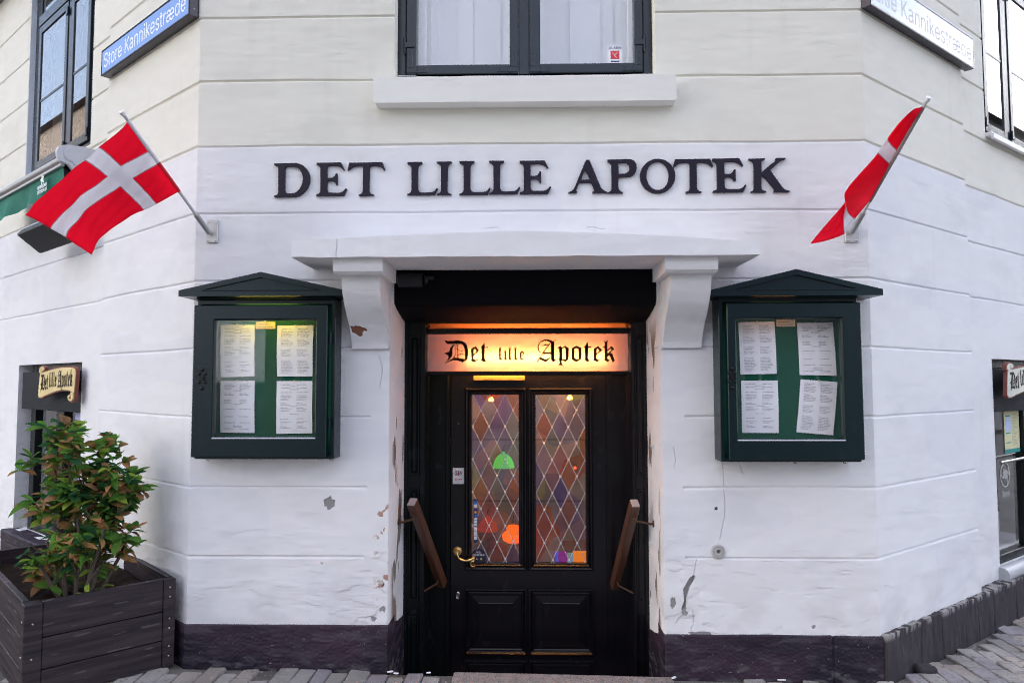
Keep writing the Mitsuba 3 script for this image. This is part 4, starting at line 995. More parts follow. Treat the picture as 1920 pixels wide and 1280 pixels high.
# ------------------------------------------------------------------ banner signs over the low windows
gl = [Polygon(g[0], g[1:]).buffer(0).buffer(-0.0009) for g in BLACKLETTER]
w1, w2, w3 = shapely_union(gl[:8]), shapely_union(gl[8:14]), shapely_union(gl[14:])
w2 = affinity.scale(w2, 1.55, 1.55, origin=(w2.bounds[0], w2.bounds[1]))
gap = 0.045
w2 = affinity.translate(w2, w1.bounds[2] + gap - w2.bounds[0], 0.004)
w3 = affinity.translate(w3, w2.bounds[2] + gap - w3.bounds[0], 0)
line = shapely_union([w1, w2, w3])
for fr, s, dx, side in ((L, -1, 0.0, 'left'), (R, 1, 4.22, 'right')):
    key = thing('banner_sign', f'scroll shaped cream sign reading Det lille Apotek over the low {side} window', 'sign', 'scroll signs over the low windows')
    polys = [Polygon([((x / 1000 + dx), z / 1000) for x, z in g]).buffer(0) for g in BANNER]
    body = polys[0].union(polys[1].buffer(0.002)).union(polys[2].buffer(0.002))
    put(key, prism(body.buffer(0.009), -0.026, -0.004), 'banner_edge', fr)
    part(key, 'face', cat([prism(g, -0.030 - 0.003 * i, -0.0261) for i, g in enumerate(polys)]), 'banner_yellow' if s < 0 else 'banner_pale', fr)
    part(key, 'bracket', cat(bx(-2.2 + dx, -2.17 + dx, -0.0035, 0.0545, 1.53, 1.56), bx(-1.9 + dx, -1.87 + dx, -0.0035, 0.0545, 1.53, 1.56)), 'black_plastic', fr)
    l0, b0, l1, b1 = line.bounds
    k, kz = 0.66 / (l1 - l0), 0.150 / (b1 - b0)
    tz = affinity.affine_transform(line, [k, 0, 0, kz, -2.375 + dx - l0 * k, 1.468 - b0 * kz])
    tz = affinity.skew(tz, ys=3.2, origin=(-2.375 + dx, 1.47))
    part(key, 'lettering', cat([prism(g, -0.0325, -0.0302) for g in tz.geoms]), 'black_print', fr)

# ------------------------------------------------------------------ flags on their poles
def grid_surface(P, ss, tt, ns, nt, lift=0.0, seed=0):
    P = np.array(P)
    cs = PchipInterpolator(ss, P, axis=0)(np.linspace(0, 1, ns))
    S_ = PchipInterpolator(tt, cs, axis=1)(np.linspace(0, 1, nt))
    u, v_ = np.meshgrid(np.linspace(0, 1, nt), np.linspace(0, 1, ns))
    S_[..., 1] += lift * (np.sin(u * 9 + v_ * 3 + seed) * u * (1 - 0.3 * v_) + 0.5 * u * np.sin(u * 21 - v_ * 6) + 0.30 * np.sin(u * 34 + v_ * 19) * u + 0.22 * np.sin(u * 15 - v_ * 41) + 0.9 * np.exp(-((v_ - 0.35 - 0.5 * u) / 0.10) ** 2) * u)
    n = ns * nt
    idx = np.arange(n).reshape(ns, nt)
    q = np.stack([idx[:-1, :-1], idx[1:, :-1], idx[1:, 1:], idx[:-1, 1:]], -1).reshape(-1, 4)
    ff = np.vstack([q[:, [0, 1, 2]], q[:, [0, 2, 3]]])
    return trimesh.Trimesh(S_.reshape(-1, 3), ff, process=False), np.column_stack([u.ravel(), v_.ravel()])


for nm, P, ss, tt, base, lab, lf in (('left', FLAG_LEFT, [0, 0.4285, 0.5715, 1], [0, 0.324, 0.432, 1], (-1.772, -0.03, 2.385), 'red flag with white cross spread open on a pole over the left wall', 0.012),
                                     ('right', FLAG_RIGHT, [0, 0.4285, 0.5715, 0.8, 1], [0, 0.28, 0.45, 1], (1.772, -0.03, 2.365), 'red flag with white cross folded edge-on on a pole over the right wall', 0.004)):
    key = thing('flag', lab, 'flag', 'flags beside the name on the wall')
    P = [[np.array(q) for q in row] for row in P]
    ax = P[0][0] - np.array(base)
    ax = ax / np.linalg.norm(ax)
    for row in P:                                       # the hoist is sleeved on the straight pole
        row[0] = np.array(base) + ax * np.dot(row[0] - np.array(base), ax)
    m, uv = grid_surface(P, ss, tt, 60, 80, lf, seed=1.0)
    k = part(key, 'cloth', m, 'flag_cloth', smooth=True, uv=uv)
    tip, low = np.array(P[0][0]), np.array(P[-1][0])
    d = (tip - np.array(base)) / np.linalg.norm(tip - np.array(base))
    b0 = np.array(base)
    part(key, 'pole', tube([b0 + d * 0.10, tip + d * 0.03], 0.0080, 14), 'pole_grey', smooth=40)
    part(key, 'socket', tube([b0 - d * 0.005, b0 + d * 0.13, b0 + d * 0.135], [0.0145, 0.0145, 0.011], 14), 'grey_metal', smooth=40)
    part(key, 'finial', tube([tip + d * 0.031, tip + d * 0.05, tip + d * 0.052], [0.012, 0.012, 0.006], 14), 'white_metal', smooth=40)
    # hem of the hoist wrapped round the pole
    hem = [P[i][0] for i in range(len(P))]
    hemline = lambda q0, q1: tube(PchipInterpolator(ss, np.array(hem), axis=0)(np.linspace(q0, q1, 12)), 0.0098, 12)
    part(key, 'hoist_sleeve', hemline(0.0, 0.565), 'sleeve_' + nm, smooth=40)
    part(key, 'hoist_sleeve', hemline(0.568, 1.0), 'sleeve_red' if nm == 'left' else 'sleeve_right', smooth=40)
    wp = part(key, 'wall_plate', bx(base[0] - 0.020 if nm == 'left' else base[0] - 0.032, base[0] + 0.042 if nm == 'left' else base[0] + 0.044, -0.012, 0.001, base[2] - 0.055, base[2] + 0.075, 0.003), 'plate_metal')
    xa = base[0] + (0.011 if nm == 'left' else 0.006)
    for qx, qz in ((-0.022, -0.043), (0.022, -0.043), (-0.022, 0.062), (0.022, 0.062)):
        part(wp, 'bolt', moved(trimesh.creation.icosphere(1, 0.006), xa + qx, -0.013, base[2] + qz), 'steel')

# ------------------------------------------------------------------ awning, heater and small fittings on the left wall
A = thing('awning', 'rolled green awning with silver front rail over the left street window', 'awning')
put(A, mapped(extr([(-0.04, 3.02), (-0.20, 3.02), (-0.20, 3.105), (-0.17, 3.135), (-0.04, 3.135)], 1.7), [[0, 0, 1], [1, 0, 0], [0, 1, 0]], (-3.2, 0, 0)), 'sign_frame', L)
part(A, 'front_rail', cat(tube([(-3.2, -0.212, 3.062), (-1.47, -0.212, 3.062)], 0.026, 14), bx(-3.2, -1.47, -0.225, -0.201, 3.012, 3.034, 0.003)), 'grey_metal', L, smooth=40)
vy = lambda x: -0.205 - 0.012 * np.sin(x * 17) * 1.0
xv = np.linspace(-3.2, -1.485, 90)
rows = []
for k, tz_ in enumerate(np.linspace(0, 1, 8)):
    rows.append(np.column_stack([xv + 0.02 * tz_ * (xv > -1.6), -0.205 - 0.020 * tz_ * np.sin(xv * 9.0 + 1.2 * tz_) - 0.006 * tz_ * np.sin(xv * 23), 3.015 - 0.165 * tz_ - 0.012 * tz_ * np.sin(xv * 6)]))
V = np.vstack(rows)
idx = np.arange(8 * 90).reshape(8, 90)
qq = np.stack([idx[:-1, :-1], idx[1:, :-1], idx[1:, 1:], idx[:-1, 1:]], -1).reshape(-1, 4)
part(A, 'valance', trimesh.Trimesh(V, np.vstack([qq[:, [0, 1, 2]], qq[:, [0, 2, 3]]]), process=False), 'valance_green', L, smooth=True)
endp = [(-0.01, 3.03), (-0.01, 3.16), (-0.10, 3.165), (-0.20, 3.155), (-0.248, 3.135), (-0.262, 3.10), (-0.255, 3.06), (-0.235, 3.035), (-0.19, 3.025), (-0.16, 2.99), (-0.13, 2.985), (-0.10, 3.0)]
part(A, 'end_cap', cat(xprism(endp, -1.468, -1.430), xprism([(0.74 * a - 0.03, (b - 3.09) * 0.7 + 3.09) for a, b in endp], -1.4305, -1.422)), 'light_grey_paint', L, smooth=30)
part(A, 'arm', cat(bx(-1.56, -1.50, -0.20, 0.04, 2.93, 3.012, 0.004), bx(-3.2, -1.5, -0.16, -0.10, 2.985, 3.015, 0.004)), 'black_plastic', L)
t1, t2 = text('NØRREBRO', 0.023, 0.001, True, width=0.19), text('BRYGHUS', 0.023, 0.001, True, width=0.19)
petal = [Polygon(blob(0, 0.021, 0.0095, 0.019, 12, rough=0.0)) for _ in range(1)][0]
leaves = [affinity.translate(affinity.rotate(petal, a, origin=(0, 0)), 0, 0) for a in (15, -55, 85, 150, -125)]
yv = -0.238
part(A, 'lettering', moved(t1, -1.88, yv, 2.915), 'white_print', L)
part(A, 'lettering', moved(t2, -1.88, yv, 2.882), 'white_print', L)
part(A, 'emblem', cat([moved(prism(g, -0.001, 0.0), -1.785, yv, 2.972) for g in leaves]), 'white_print', L, label='white five-petal emblem on the awning valance')
Hh = thing('wall_heater', 'flat black heater panel fixed below the awning on the left wall', 'heater')
tilt = at(-1.86, -0.17, 2.60) @ trimesh.transformations.rotation_matrix(math.radians(-38), [1, 0, 0])
put(Hh, bx(-0.36, 0.36, -0.10, 0.10, -0.03, 0.03, 0.008), 'black_plastic', L @ tilt)
part(Hh, 'trim', cat(bx(-0.362, 0.362, -0.104, -0.097, 0.018, 0.030, 0.002)), 'light_grey_paint', L @ tilt)
part(Hh, 'bracket', cat(bx(-1.93, -1.87, -0.15, 0.05, 2.61, 2.64, 0.003)), 'black_plastic', L)
cm = thing('wall_lamp', 'small black cylinder lamp under the left end of the door lintel', 'lamp')
put(cm, cat(tube([(-0.725, 0.075, 2.125), (-0.590, 0.075, 2.125)], 0.042, 20), tube([(-0.59, 0.075, 2.125), (-0.57, 0.085, 2.125)], [0.03, 0.02], 16)), 'lamp_black', smooth=40)
part(cm, 'lens_ring', tube([(-0.728, 0.075, 2.125), (-0.7255, 0.075, 2.125)], 0.036, 20), 'grey_metal', smooth=40)
part(cm, 'bracket', bx(-0.60, -0.53, 0.075, 0.13, 2.13, 2.15, 0.003), 'lamp_black')
pl_ = thing('wall_plug', 'old round pipe plug in the white wall below the right menu case', 'plug')
pm = mapped(trimesh.creation.revolve([(0, -0.004), (0.010, -0.004), (0.012, 0.006), (0.020, 0.008), (0.024, 0.002), (0.030, 0.007), (0.036, 0.004), (0.038, -0.012), (0, -0.012)], sections=28), [[1, 0, 0], [0, 0, -1], [0, 1, 0]], (1.022, -0.004, 0.641))
put(pl_, worn(pm, 0.01, 0.0025, 40, 3), 'grey_plug', smooth=50)
part(pl_, 'bolt', tube([(1.022, 0.0, 0.641), (1.022, -0.006, 0.641)], 0.006, 10), 'hole_dark')
for nm, lab, c, r, mt in (('jamb_hook', 'white screw eye on the right door jamb', (0.7265, 0.26, 1.18), 0.012, 'white_metal'), ('jamb_hook', 'small white plug high on the right door jamb', (0.7265, 0.10, 1.75), 0.009, 'white_metal')):
    key = thing(nm, lab, 'wall fitting')
    put(key, tube([(c[0] + 0.006, c[1], c[2]), (c[0] - 0.012, c[1], c[2]), (c[0] - 0.016, c[1], c[2])], [r, r, r * 0.6], 14), mt, smooth=40)

# ------------------------------------------------------------------ handrails down into the doorway
for s, top, low, jx, side in ((-1, (-0.676, 0.27, 0.855), (-0.548, 0.70, 0.262), -0.762, 'left'), (1, (0.618, 0.27, 0.850), (0.545, 0.70, 0.255), 0.730, 'right')):
    key = thing('handrail', f'worn wooden handrail sloping down into the {side} side of the doorway', 'handrail', 'handrails inside the doorway')
    a, b = np.array(top), np.array(low)
    d = (b - a) / np.linalg.norm(b - a)
    ex = np.cross(d, [0, 0, 1.0]); ex /= np.linalg.norm(ex)
    up = np.cross(ex, d)
    bar = bx(-0.026, 0.026, 0, np.linalg.norm(b - a), -0.032, 0.032, 0.007)
    M = np.eye(4); M[:3, 0], M[:3, 1], M[:3, 2], M[:3, 3] = ex, d, up, a
    put(key, bar, 'mahogany', M)
    part(key, 'end_grain', bx(-0.0225, 0.0225, -0.003, 0.002, -0.028, 0.028, 0.001), 'end_grain', M)
    q = a + d * 0.09
    part(key, 'bracket', cat(tube([q - up * 0.030, q - up * 0.05, (jx + s * 0.02 * -1, q[1] - 0.03, q[2] - 0.05), (jx, q[1] - 0.03, q[2] - 0.048)], 0.007, 8), tube([(jx - s * 0.006, q[1] - 0.03, q[2] - 0.048), (jx + s * 0.003, q[1] - 0.03, q[2] - 0.048)], 0.02, 12)), 'rust_iron', smooth=40)
    q2 = b - d * 0.08
    part(key, 'bracket', tube([q2 - up * 0.03, q2 - up * 0.055, (s * 0.64, 0.505, q2[2] - 0.05)], 0.006, 8), 'rust_iron', smooth=40)

# ------------------------------------------------------------------ stickers, poster, decal
st = thing('alarm_sticker', 'small white alarm company sticker on the black door stile', 'sticker')
put(st, bx(-0.489, -0.416, DY - 0.0018, DY - 0.0004, 0.892, 0.995), 'white_print')
part(st, 'lettering', moved(text('G4S', 0.026, 0.0007, True, width=0.046), -0.476, DY - 0.0019, 0.948), 'black_print')
part(st, 'red_slash', prism([(-0.456, 0.945), (-0.450, 0.945), (-0.446, 0.976), (-0.458, 0.976), (-0.458, 0.970), (-0.452, 0.970)], DY - 0.0034, DY - 0.0027), 'red_print')
part(st, 'alarm_word', moved(text('ALARM', 0.010, 0.0007, True, width=0.046), -0.476, DY - 0.0019, 0.916), 'red_print')
cs = thing('card_sticker', 'tall strip of small payment card symbols on the left door light', 'sticker')
yg = DY + 0.020
put(cs, bx(-0.355, -0.330, yg - 0.0012, yg, 0.512, 0.792), 'navy_print')
syms = [(0.758, 0.778, 'blue_print'), (0.735, 0.757, 'paper_white'), (0.655, 0.672, 'paper_white'), (0.636, 0.652, 'paper_white'), (0.618, 0.633, 'paper_white'), (0.585, 0.612, 'paper_white'), (0.555, 0.582, 'paper_white'), (0.530, 0.552, 'paper_white')]
for za, zb, mt in syms:
    part(cs, 'symbol', cat(bx(-0.353, -0.332, yg - 0.0020, yg - 0.0013, za, zb), bx(-0.350, -0.335, yg - 0.0026, yg - 0.0021, (za + zb) / 2 - 0.002, (za + zb) / 2 + 0.002)), mt)
part(cs, 'symbol', tube([(-0.3425, yg - 0.0013, 0.706), (-0.3425, yg - 0.002, 0.706)], 0.009, 14), 'orange_print')
part(cs, 'symbol', tube([(-0.3425, yg - 0.0013, 0.686), (-0.3425, yg - 0.002, 0.686)], 0.009, 14), 'blue_print')
rs = thing('round_sticker', 'dark round sticker reading NYD MUSIKKEN at the foot of the left door light', 'sticker')
th = np.linspace(0, math.pi, 18)
put(rs, prism([(-0.366, 0.386), (-0.280, 0.386)] + [(-0.323 + 0.043 * math.cos(a), 0.436 + 0.036 * math.sin(a)) for a in th], yg - 0.0012, yg), 'navy_dark')
part(rs, 'lettering', moved(text('NYD', 0.0105, 0.0006, True, width=0.028), -0.338, yg - 0.0013, 0.445), 'white_print')
part(rs, 'lettering', cat(moved(text('MUSIKKEN', 0.0105, 0.0006, True, width=0.074), -0.360, yg - 0.0013, 0.428)), 'white_print')
part(rs, 'symbol', tube([(-0.306, yg - 0.0013, 0.408), (-0.306, yg - 0.002, 0.408)], 0.007, 12), 'yellow_print')
part(rs, 'symbol', cat(bx(-0.338, -0.326, yg - 0.002, yg - 0.0013, 0.403, 0.406), bx(-0.338, -0.335, yg - 0.002, yg - 0.0013, 0.406, 0.414)), 'white_print')
ws = thing('window_sticker', 'white alarm sticker with a red square inside the upper window', 'sticker')
put(ws, bx(0.468, 0.552, 0.1165, 0.1185, 3.376, 3.492), 'white_print')
part(ws, 'lettering', moved(text('ALARM', 0.016, 0.0007, True, width=0.074), 0.473, 0.1163, 3.470), 'navy_print')
part(ws, 'red_square', bx(0.485, 0.535, 0.1155, 0.1163, 3.412, 3.460), 'red_print')
part(ws, 'mark', cat(tube([(0.494, 0.1152, 3.449), (0.505, 0.1152, 3.438), (0.514, 0.1152, 3.440), (0.526, 0.1152, 3.452)], 0.0018, 5), tube([(0.505, 0.1152, 3.438), (0.512, 0.1152, 3.424), (0.522, 0.1152, 3.420)], 0.0018, 5)), 'white_print')
part(ws, 'caption', bx(0.486, 0.534, 0.1155, 0.1163, 3.394, 3.401), 'navy_print')
po = thing('poster', 'pale yellow price poster with blue columns inside the low right window', 'poster')
put(po, bx(2.215, 2.505, 0.143, 0.1445, 1.015, 1.415), 'poster_paper', R)
bars = [(2.24, 2.33, 1.285, 1.295, 'poster_teal'), (2.36, 2.48, 1.325, 1.333, 'poster_teal'), (2.24, 2.33, 1.160, 1.168, 'poster_teal'), (2.24, 2.33, 1.088, 1.096, 'poster_teal'), (2.215, 2.505, 1.015, 1.045, 'poster_teal'), (2.24, 2.34, 1.175, 1.28, 'poster_blue')]
for a, b, c, d, mt in bars:
    part(po, 'printed_block', bx(a, b, 0.1420, 0.1429, c, d), mt, R)
part(po, 'printed_lines', cat([bx(2.36, 2.36 + RNG.uniform(0.05, 0.12), 0.1422, 0.1429, z, z + 0.004) for z in np.arange(1.07, 1.31, 0.011)]), 'poster_grey', R)
part(po, 'top_corner', bx(2.205, 2.30, 0.1415, 0.1425, 1.40, 1.44), 'orange_print', R)
de = thing('window_decal', 'etched grey oval emblem over the word Apotek on the low right window', 'decal')
th = np.linspace(0, 2 * math.pi, 40)[:-1]
cx_, cz_ = 2.205, 0.862
oval_ = Polygon([(cx_ + 0.092 * math.cos(a), cz_ + 0.092 * math.sin(a)) for a in th])
shape = oval_.difference(oval_.buffer(-0.010))
r = np.random.default_rng(12)
for k in range(16):
    a0 = r.uniform(0, 2 * math.pi)
    c0 = (cx_ + 0.05 * math.cos(a0) * r.random(), cz_ + 0.05 * math.sin(a0) * r.random())
    aa = np.linspace(0, r.uniform(1.5, 3.5), 8) + r.uniform(0, 6)
    rr_ = r.uniform(0.015, 0.05)
    shape = shape.union(LineString([(c0[0] + rr_ * math.cos(t), c0[1] + rr_ * math.sin(t)) for t in aa]).buffer(r.uniform(0.003, 0.007)))
shape = shape.intersection(oval_)
put(de, prism(shape if shape.geom_type == 'Polygon' else max(shape.geoms, key=lambda g: g.area), 0.1455, 0.1465), 'etched_grey', R)
ap = shapely_union([Polygon(g[0], g[1:]).buffer(0) for g in BLACKLETTER[14:]])
k = 0.14 / (ap.bounds[2] - ap.bounds[0])
ap = affinity.affine_transform(ap, [k, 0, 0, k * 1.15, 2.135 - ap.bounds[0] * k, 0.695 - ap.bounds[1] * k * 1.15])
part(de, 'lettering', cat([prism(g, 0.1455, 0.1465) for g in getattr(ap, 'geoms', [ap])]), 'etched_grey', R)
nt = thing('window_note', 'small blue-white note inside the low left window', 'note')
put(nt, bx(-2.16, -2.04, 0.144, 0.1455, 1.27, 1.34), 'note_blue', L)

# ------------------------------------------------------------------ planter with its shrub
PF = frame(*lp(L, -0.036, -0.047), -AL + math.radians(-5.5))
# local x runs away from the corner towards the left as negative, local y < 0 towards the street
pk = thing('planter', 'dark stained wooden planter box at the left corner of the building', 'planter')
Wd, Dp, Hp = 1.45, 0.685, 0.497
zf = 0.03
courses = [(zf + 0.002, 0.170), (0.174, 0.322), (0.326, Hp)]
for x0, x1, y0, y1, where in ((-0.030, 0.0, -Dp + 0.0, 0.0, 'side'), (-Wd, -0.0, -Dp, -Dp + 0.030, 'front')):
    for z0, z1 in courses:
        o = RNG.uniform(0, 0.003)
        if where == 'side':
            part(pk, 'plank', bx(-0.030 - o, -o, -Dp + 0.072, -0.062, z0, z1, 0.003), 'planter_wood', PF)
        else:
            part(pk, 'plank', bx(-Wd, -0.072, -Dp + o, -Dp + 0.030 + o, z0, z1, 0.003), 'planter_wood', PF)
for x0, x1, y0, y1 in ((-0.0715, 0.006, -Dp - 0.006, -Dp + 0.0715), (-0.04, 0.006, -0.0615, 0.0)):
    part(pk, 'corner_post', bx(x0, x1, y0, y1, zf, Hp - 0.004, 0.004), 'planter_wood', PF)
for y0, y1 in ((-0.030, 0.0),):
    for z0, z1 in courses:
        part(pk, 'plank', bx(-Wd, -0.041, -0.030, -0.002, z0, z1, 0.003), 'planter_wood', PF)
for z0, z1 in courses:
    part(pk, 'plank', bx(-Wd, -Wd + 0.03, -Dp + 0.031, -0.031, z0, z1, 0.003), 'planter_wood', PF)
part(pk, 'liner', cat(bx(-Wd + 0.031, -0.032, -Dp + 0.033, -Dp + 0.036, 0.05, Hp - 0.03), bx(-0.036, -0.033, -Dp + 0.036, -0.033, 0.05, Hp - 0.03)), 'black_plastic', PF)
nails = []
for z in (0.09, 0.235, 0.40):
    nails += [(0.0065, -Dp + 0.03, z), (-0.03, -Dp - 0.0065, z + 0.01), (0.0065, -0.03, z), (0.0065, -0.03, z + 0.05)]
part(pk, 'screw', cat([moved(trimesh.creation.icosphere(1, 0.0045), *q) for q in nails]), 'steel', PF)
g = trimesh.creation.box(bounds=[(-Wd + 0.04, -Dp + 0.04, 0.2), (-0.04, -0.04, 0.40)])
g = to_mesh(mani(g).refine_to_length(0.03))
sv, sf = np.array(g.vertices, float), g.faces
sv[:, 2] += np.where(sv[:, 2] > 0.39, 0.05 * (meshkit.fbm(sv * 9, seed=4) - 0.5) + 0.03 * (meshkit.fbm(sv * 40, seed=5) - 0.5), 0)
labels_soil = part(pk, 'soil', trimesh.Trimesh(sv, sf), 'soil', PF, smooth=40)

bush = thing('shrub', 'leafy shrub with green and scorched brown leaves growing in the planter', 'shrub')
leafv = []


def leaf_mesh(r, ln, wd, curl, fold):
    n = 8
    prof_ = [0.05, 0.50, 0.83, 0.98, 1.0, 0.86, 0.52, 0.03]
    v, uv, ff = [], [], []
    for i in range(n):
        t = i / (n - 1)
        w_ = wd * prof_[i]
        bend = -curl * t * t * ln
        for sgn in (-1, 0, 1):
            v.append((sgn * w_, t * ln * (1 - 0.12 * abs(curl) * t), bend + fold * abs(sgn) * w_))
            uv.append((0.5 + 0.5 * sgn, t))
    for i in range(n - 1):
        for j in range(2):
            a = 3 * i + j
            ff += [(a, a + 1, a + 4), (a, a + 4, a + 3)]
    return trimesh.Trimesh(v, ff, process=False), np.array(uv)


r = np.random.default_rng(21)
PROTO = []
for k in range(14):
    mesh, uv = leaf_mesh(r, 1.0, r.uniform(0.19, 0.30), r.uniform(-0.1, 0.75), r.uniform(0.05, 0.75))
    PROTO.append((mikit.ply(mesh, 'leaf_green', smooth=True, uv=uv)))
stems, leaf_places = [], []


def bush_radius(p):
    e = (np.array(p) - (-2.43, -0.05, 0.87)) / (0.268, 0.27, 0.455)
    return ((e[0] ** 2 + e[1] ** 2) ** 2 + (e[2] if e[2] > 0 else e[2] * 0.95) ** 4) ** 0.25 / (0.86 + 0.28 * meshkit.noise(np.array(p) * 6.0, 8))


def grow(p, d, length, rad, depth):
    n = 7
    pts, rr2 = [np.array(p)], [rad]
    d = np.array(d) / np.linalg.norm(d)
    for i in range(n):
        d = d + r.normal(0, 0.10, 3)
        d[2] += 0.04
        d /= np.linalg.norm(d)
        pts.append(pts[-1] + d * length / n)
        rr2.append(rad * (1 - 0.65 * (i + 1) / n))
        t = (i + 1) / n
        if depth > 0 and t > 0.12 and r.random() < (0.62 if depth == 2 else 0.45):
            a = r.uniform(0, 2 * math.pi)
            side_ = np.array([math.cos(a), math.sin(a), r.uniform(0.1, 0.7)])
            grow(pts[-1], d * 0.5 + side_ * 0.8, length * r.uniform(0.30, 0.48), rr2[-1] * 0.65, depth - 1)
        if t > (0.12 if depth == 2 else 0.2):
            for _ in range((1 if depth == 2 else 2) + (2 if pts[-1][2] > 0.80 else 0)):
                leaf_places.append((pts[-1], d, depth))
    keep = [0]
    for q in range(1, len(pts)):
        if bush_radius(pts[q]) < 1.06:
            keep.append(q)
        else:
            break
    if len(keep) > 2:
        stems.append(([pts[q] for q in keep], [rr2[q] for q in keep]))
    for _ in range(4):
        leaf_places.append((pts[-1], d, depth))


PINV = np.linalg.inv(PF)
roots = [((-2.40, -0.12, 0.40), (0.02, -0.02, 1), 0.80), ((-2.36, -0.06, 0.40), (0.16, 0.02, 1), 0.80), ((-2.33, -0.02, 0.40), (0.36, 0.05, 1), 0.78), ((-2.45, -0.12, 0.40), (-0.16, 0.0, 1), 0.82),
         ((-2.50, -0.05, 0.40), (-0.38, 0.05, 1), 0.78), ((-2.39, 0.0, 0.40), (0.10, 0.10, 1), 0.80), ((-2.48, 0.0, 0.40), (-0.9, 0.0, 0.75), 0.42), ((-2.42, 0.02, 0.4), (-0.08, 0.15, 1), 0.82), ((-2.35, -0.12, 0.4), (0.30, -0.15, 1), 0.72), ((-2.46, -0.14, 0.4), (-0.25, -0.12, 1), 0.75)]
for p, d, ln in roots:
    grow(p, d, ln, 0.011, 2)
for k in range(26):                                     # low shoots
    a = r.uniform(0, 6.28)
    p = np.array([-2.41 + 0.14 * math.cos(a), -0.05 + 0.10 * math.sin(a), 0.41])
    leaf_places.append((p + [0, 0, r.uniform(0.0, 0.10)], np.array([math.cos(a), math.sin(a), 0.5]), -1))
part(bush, 'stems', cat([tube(a, b, 7) for a, b in stems]), 'bark', smooth=50)
leaf_keys, extra = [], []
items_ = []
for p, d, depth in leaf_places:
    if p[0] < -2.86 or (PINV @ np.array([*p, 1.0]))[1] > -0.015:
        continue
    if bush_radius(p) > 1:
        continue
    a = r.uniform(0, 2 * math.pi)
    dr_ = np.array([math.cos(a), math.sin(a), r.uniform(-0.75, 0.55)]) * 0.9 + d * 0.35
    dr_ /= np.linalg.norm(dr_)
    ln = (0.038 + 0.075 * r.random() ** 1.2) * (1.25 if depth == -1 else 1.0)
    items_.append((p, dr_, ln, a))
items_ = [q for q in items_ if r.random() < 0.9]
for i, (p, dr_, ln, a) in enumerate(items_):
    sx_ = np.cross(dr_, [0, 0, 1.0]); sx_ /= np.linalg.norm(sx_) + 1e-9
    roll = r.uniform(-0.7, 0.7)
    nz_ = np.cross(sx_, dr_)
    sx2 = sx_ * math.cos(roll) + nz_ * math.sin(roll)
    nz2 = np.cross(sx2, dr_)
    M = np.eye(4)
    M[:3, 0], M[:3, 1], M[:3, 2], M[:3, 3] = sx2 * ln * r.uniform(0.85, 1.15), dr_ * ln, nz2 * ln, np.array(p)
    g_ = meshkit.noise(np.array(p) * 9.0, 3)
    q = r.random() + (g_ - 0.5) * 0.7
    mt = 'leaf_scorched' if q > 0.80 else 'leaf_brown' if q > 0.70 else 'leaf_lime' if q < 0.10 else 'leaf_deep' if q < 0.34 else 'leaf_green'
    base = PROTO[r.integers(14)]
    if i < 10000:
        leaf_keys.append(({**base, 'bsdf': {'type': 'ref', 'id': mt}, 'to_world': mi.ScalarTransform4f(M)}, p))
# the 290 leaves nearest the street are pieces, the ones deeper in the crown one mesh each side of the stems
order = sorted(range(len(leaf_keys)), key=lambda i: float(leaf_keys[i][1][1] - 0.5 * leaf_keys[i][1][0]))
for n_, i in enumerate(order):
    d_, p = leaf_keys[i]
    if n_ < 290:
        scene[number(bush + '__leaf')] = d_
    else:
        extra.append((d_, p))
if extra:
    ms = {}
    for d_, p in extra:
        v_, f_, _, uv_, _ = meshkit.WRITTEN[d_['filename']]
        Mx = np.array(d_['to_world'].matrix)
        ms.setdefault(d_['bsdf']['id'], []).append((v_ @ Mx[:3, :3].T + Mx[:3, 3], f_, uv_))
    for id_, lst in ms.items():
        o, vv, ff, uu = 0, [], [], []
        for a_, b_, c_ in lst:
            vv.append(a_); ff.append(b_ + o); uu.append(c_); o += len(a_)
        k_ = number(bush + '__inner_leaves')
        scene[k_] = mikit.ply(trimesh.Trimesh(np.vstack(vv), np.vstack(ff), process=False), id_, smooth=True, uv=np.vstack(uu))
        labels[k_] = {'kind': 'stuff'}
print('leaves', len(leaf_keys), 'setts', len(near_setts), len(far_setts))

# ------------------------------------------------------------------ small things on the ground
ch = thing('dark_stone', 'loose dark stone lying against the granite plinth on the right', 'stone')
put(ch, worn(moved(bx(-0.055, 0.055, -0.035, 0.035, -0.005, 0.045, 0.015), *lp(R, 0.33, -0.075), -0.045), 0.02, 0.012, 14, 9), 'granite_dark', smooth=60)
for lab, (x, y, rz, l, w) in (('white paper scrap at the foot of the left plinth', (-0.735, -0.055, 0.4, 0.035, 0.013)), ('second white paper scrap beside the larger one by the left plinth', (-0.70, -0.075, -0.3, 0.030, 0.011)), ('white cigarette end against the right plinth', (1.33, -0.045, 0.02, 0.042, 0.008)), ('small white scrap left of the door step', (-0.53, -0.06, 0.1, 0.026, 0.008)), ('white pebble beside the loose dark stone', (2.27, 0.31, 0.2, 0.018, 0.014)), ('white crumbs below the right door jamb', (0.765, -0.045, 0.7, 0.03, 0.014))):
    key = thing('litter', lab, 'litter')
    put(key, worn(bx(-l / 2, l / 2, -w / 2, w / 2, 0, 0.006, 0.002), 0.01, 0.003, 60, int(x * 10)), 'paper_white', frame(x, y, rz, float(gz(x)) + 0.006), smooth=40)

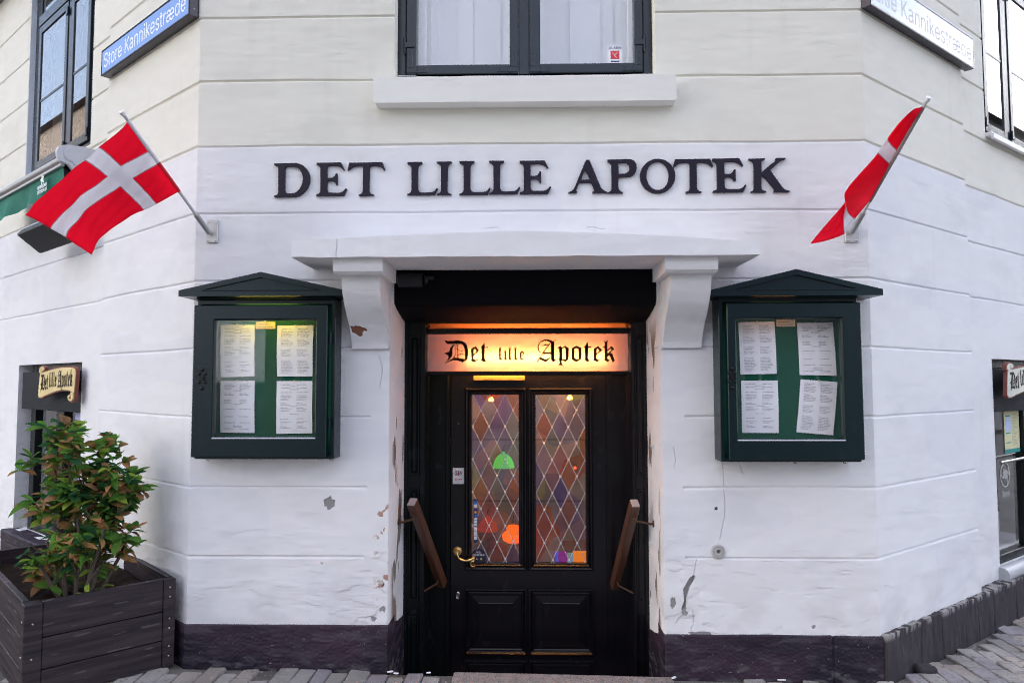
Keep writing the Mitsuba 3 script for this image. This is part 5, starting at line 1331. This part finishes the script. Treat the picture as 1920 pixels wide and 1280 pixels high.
# ------------------------------------------------------------------ houses across the street, met only as reflections and as the shade of the street
for (fr, x0, x1, yy, h, mt, lab) in ((F, -7.5, -1.2, -16.5, 7.0, 'house_ochre', 'ochre house across the street seen only as a dim reflection in the glass'),
                                     (F, -1.2, 4.0, -17.2, 7.4, 'house_brick', 'red brick house across the street seen only as a dim reflection in the glass'),
                                     (F, 4.0, 10.5, -16.2, 6.6, 'house_grey', 'grey house across the street seen only as a dim reflection in the glass'),
                                     (L, -36.0, -23.5, -8.5, 12.9, 'house_peach', 'peach house down the left street seen only as a reflection in the upper left window'),
                                     (R, 17.0, 36.0, -8.5, 11.6, 'house_grey', 'grey house down the right street seen only as a reflection in the upper right window')):
    hk = thing('street_house', lab, 'house', 'houses across the street')
    body = bx(x0, x1, yy - 6, yy, -0.3, h)
    cols = np.linspace(x0 + 0.9, x1 - 0.9, 4)
    wins = [(c, z) for c in cols for z in (1.0, 4.0, 6.7, 9.2, 11.7) if z + 1.8 < h]
    solid = mani(body) - m3.Manifold.batch_boolean([mani(bx(c - 0.5, c + 0.5, yy - 0.25, yy + 0.1, z, z + 1.75)) for c, z in wins], m3.OpType.Add)
    part(hk, 'wall', solid, mt, fr)
    part(hk, 'roof', mapped(extr([(yy - 6.2, h + 0.02), (yy + 0.3, h + 0.02), (yy - 3, h + 2.6)], x1 - x0), [[0, 0, 1], [1, 0, 0], [0, 1, 0]], (x0, 0, 0)), 'house_roof', fr)
    for c, z in wins:
        w_ = part(hk, 'window', cat(bx(c - 0.5, c - 0.44, yy - 0.16, yy - 0.08, z, z + 1.75), bx(c + 0.44, c + 0.5, yy - 0.16, yy - 0.08, z, z + 1.75), bx(c - 0.03, c + 0.03, yy - 0.16, yy - 0.08, z, z + 1.75), bx(c - 0.44, c + 0.44, yy - 0.16, yy - 0.08, z + 1.15, z + 1.21)), 'white_wood', fr)
        part(w_, 'pane', bx(c - 0.44, c + 0.44, yy - 0.2, yy - 0.17, z, z + 1.75), 'slate_board', fr)
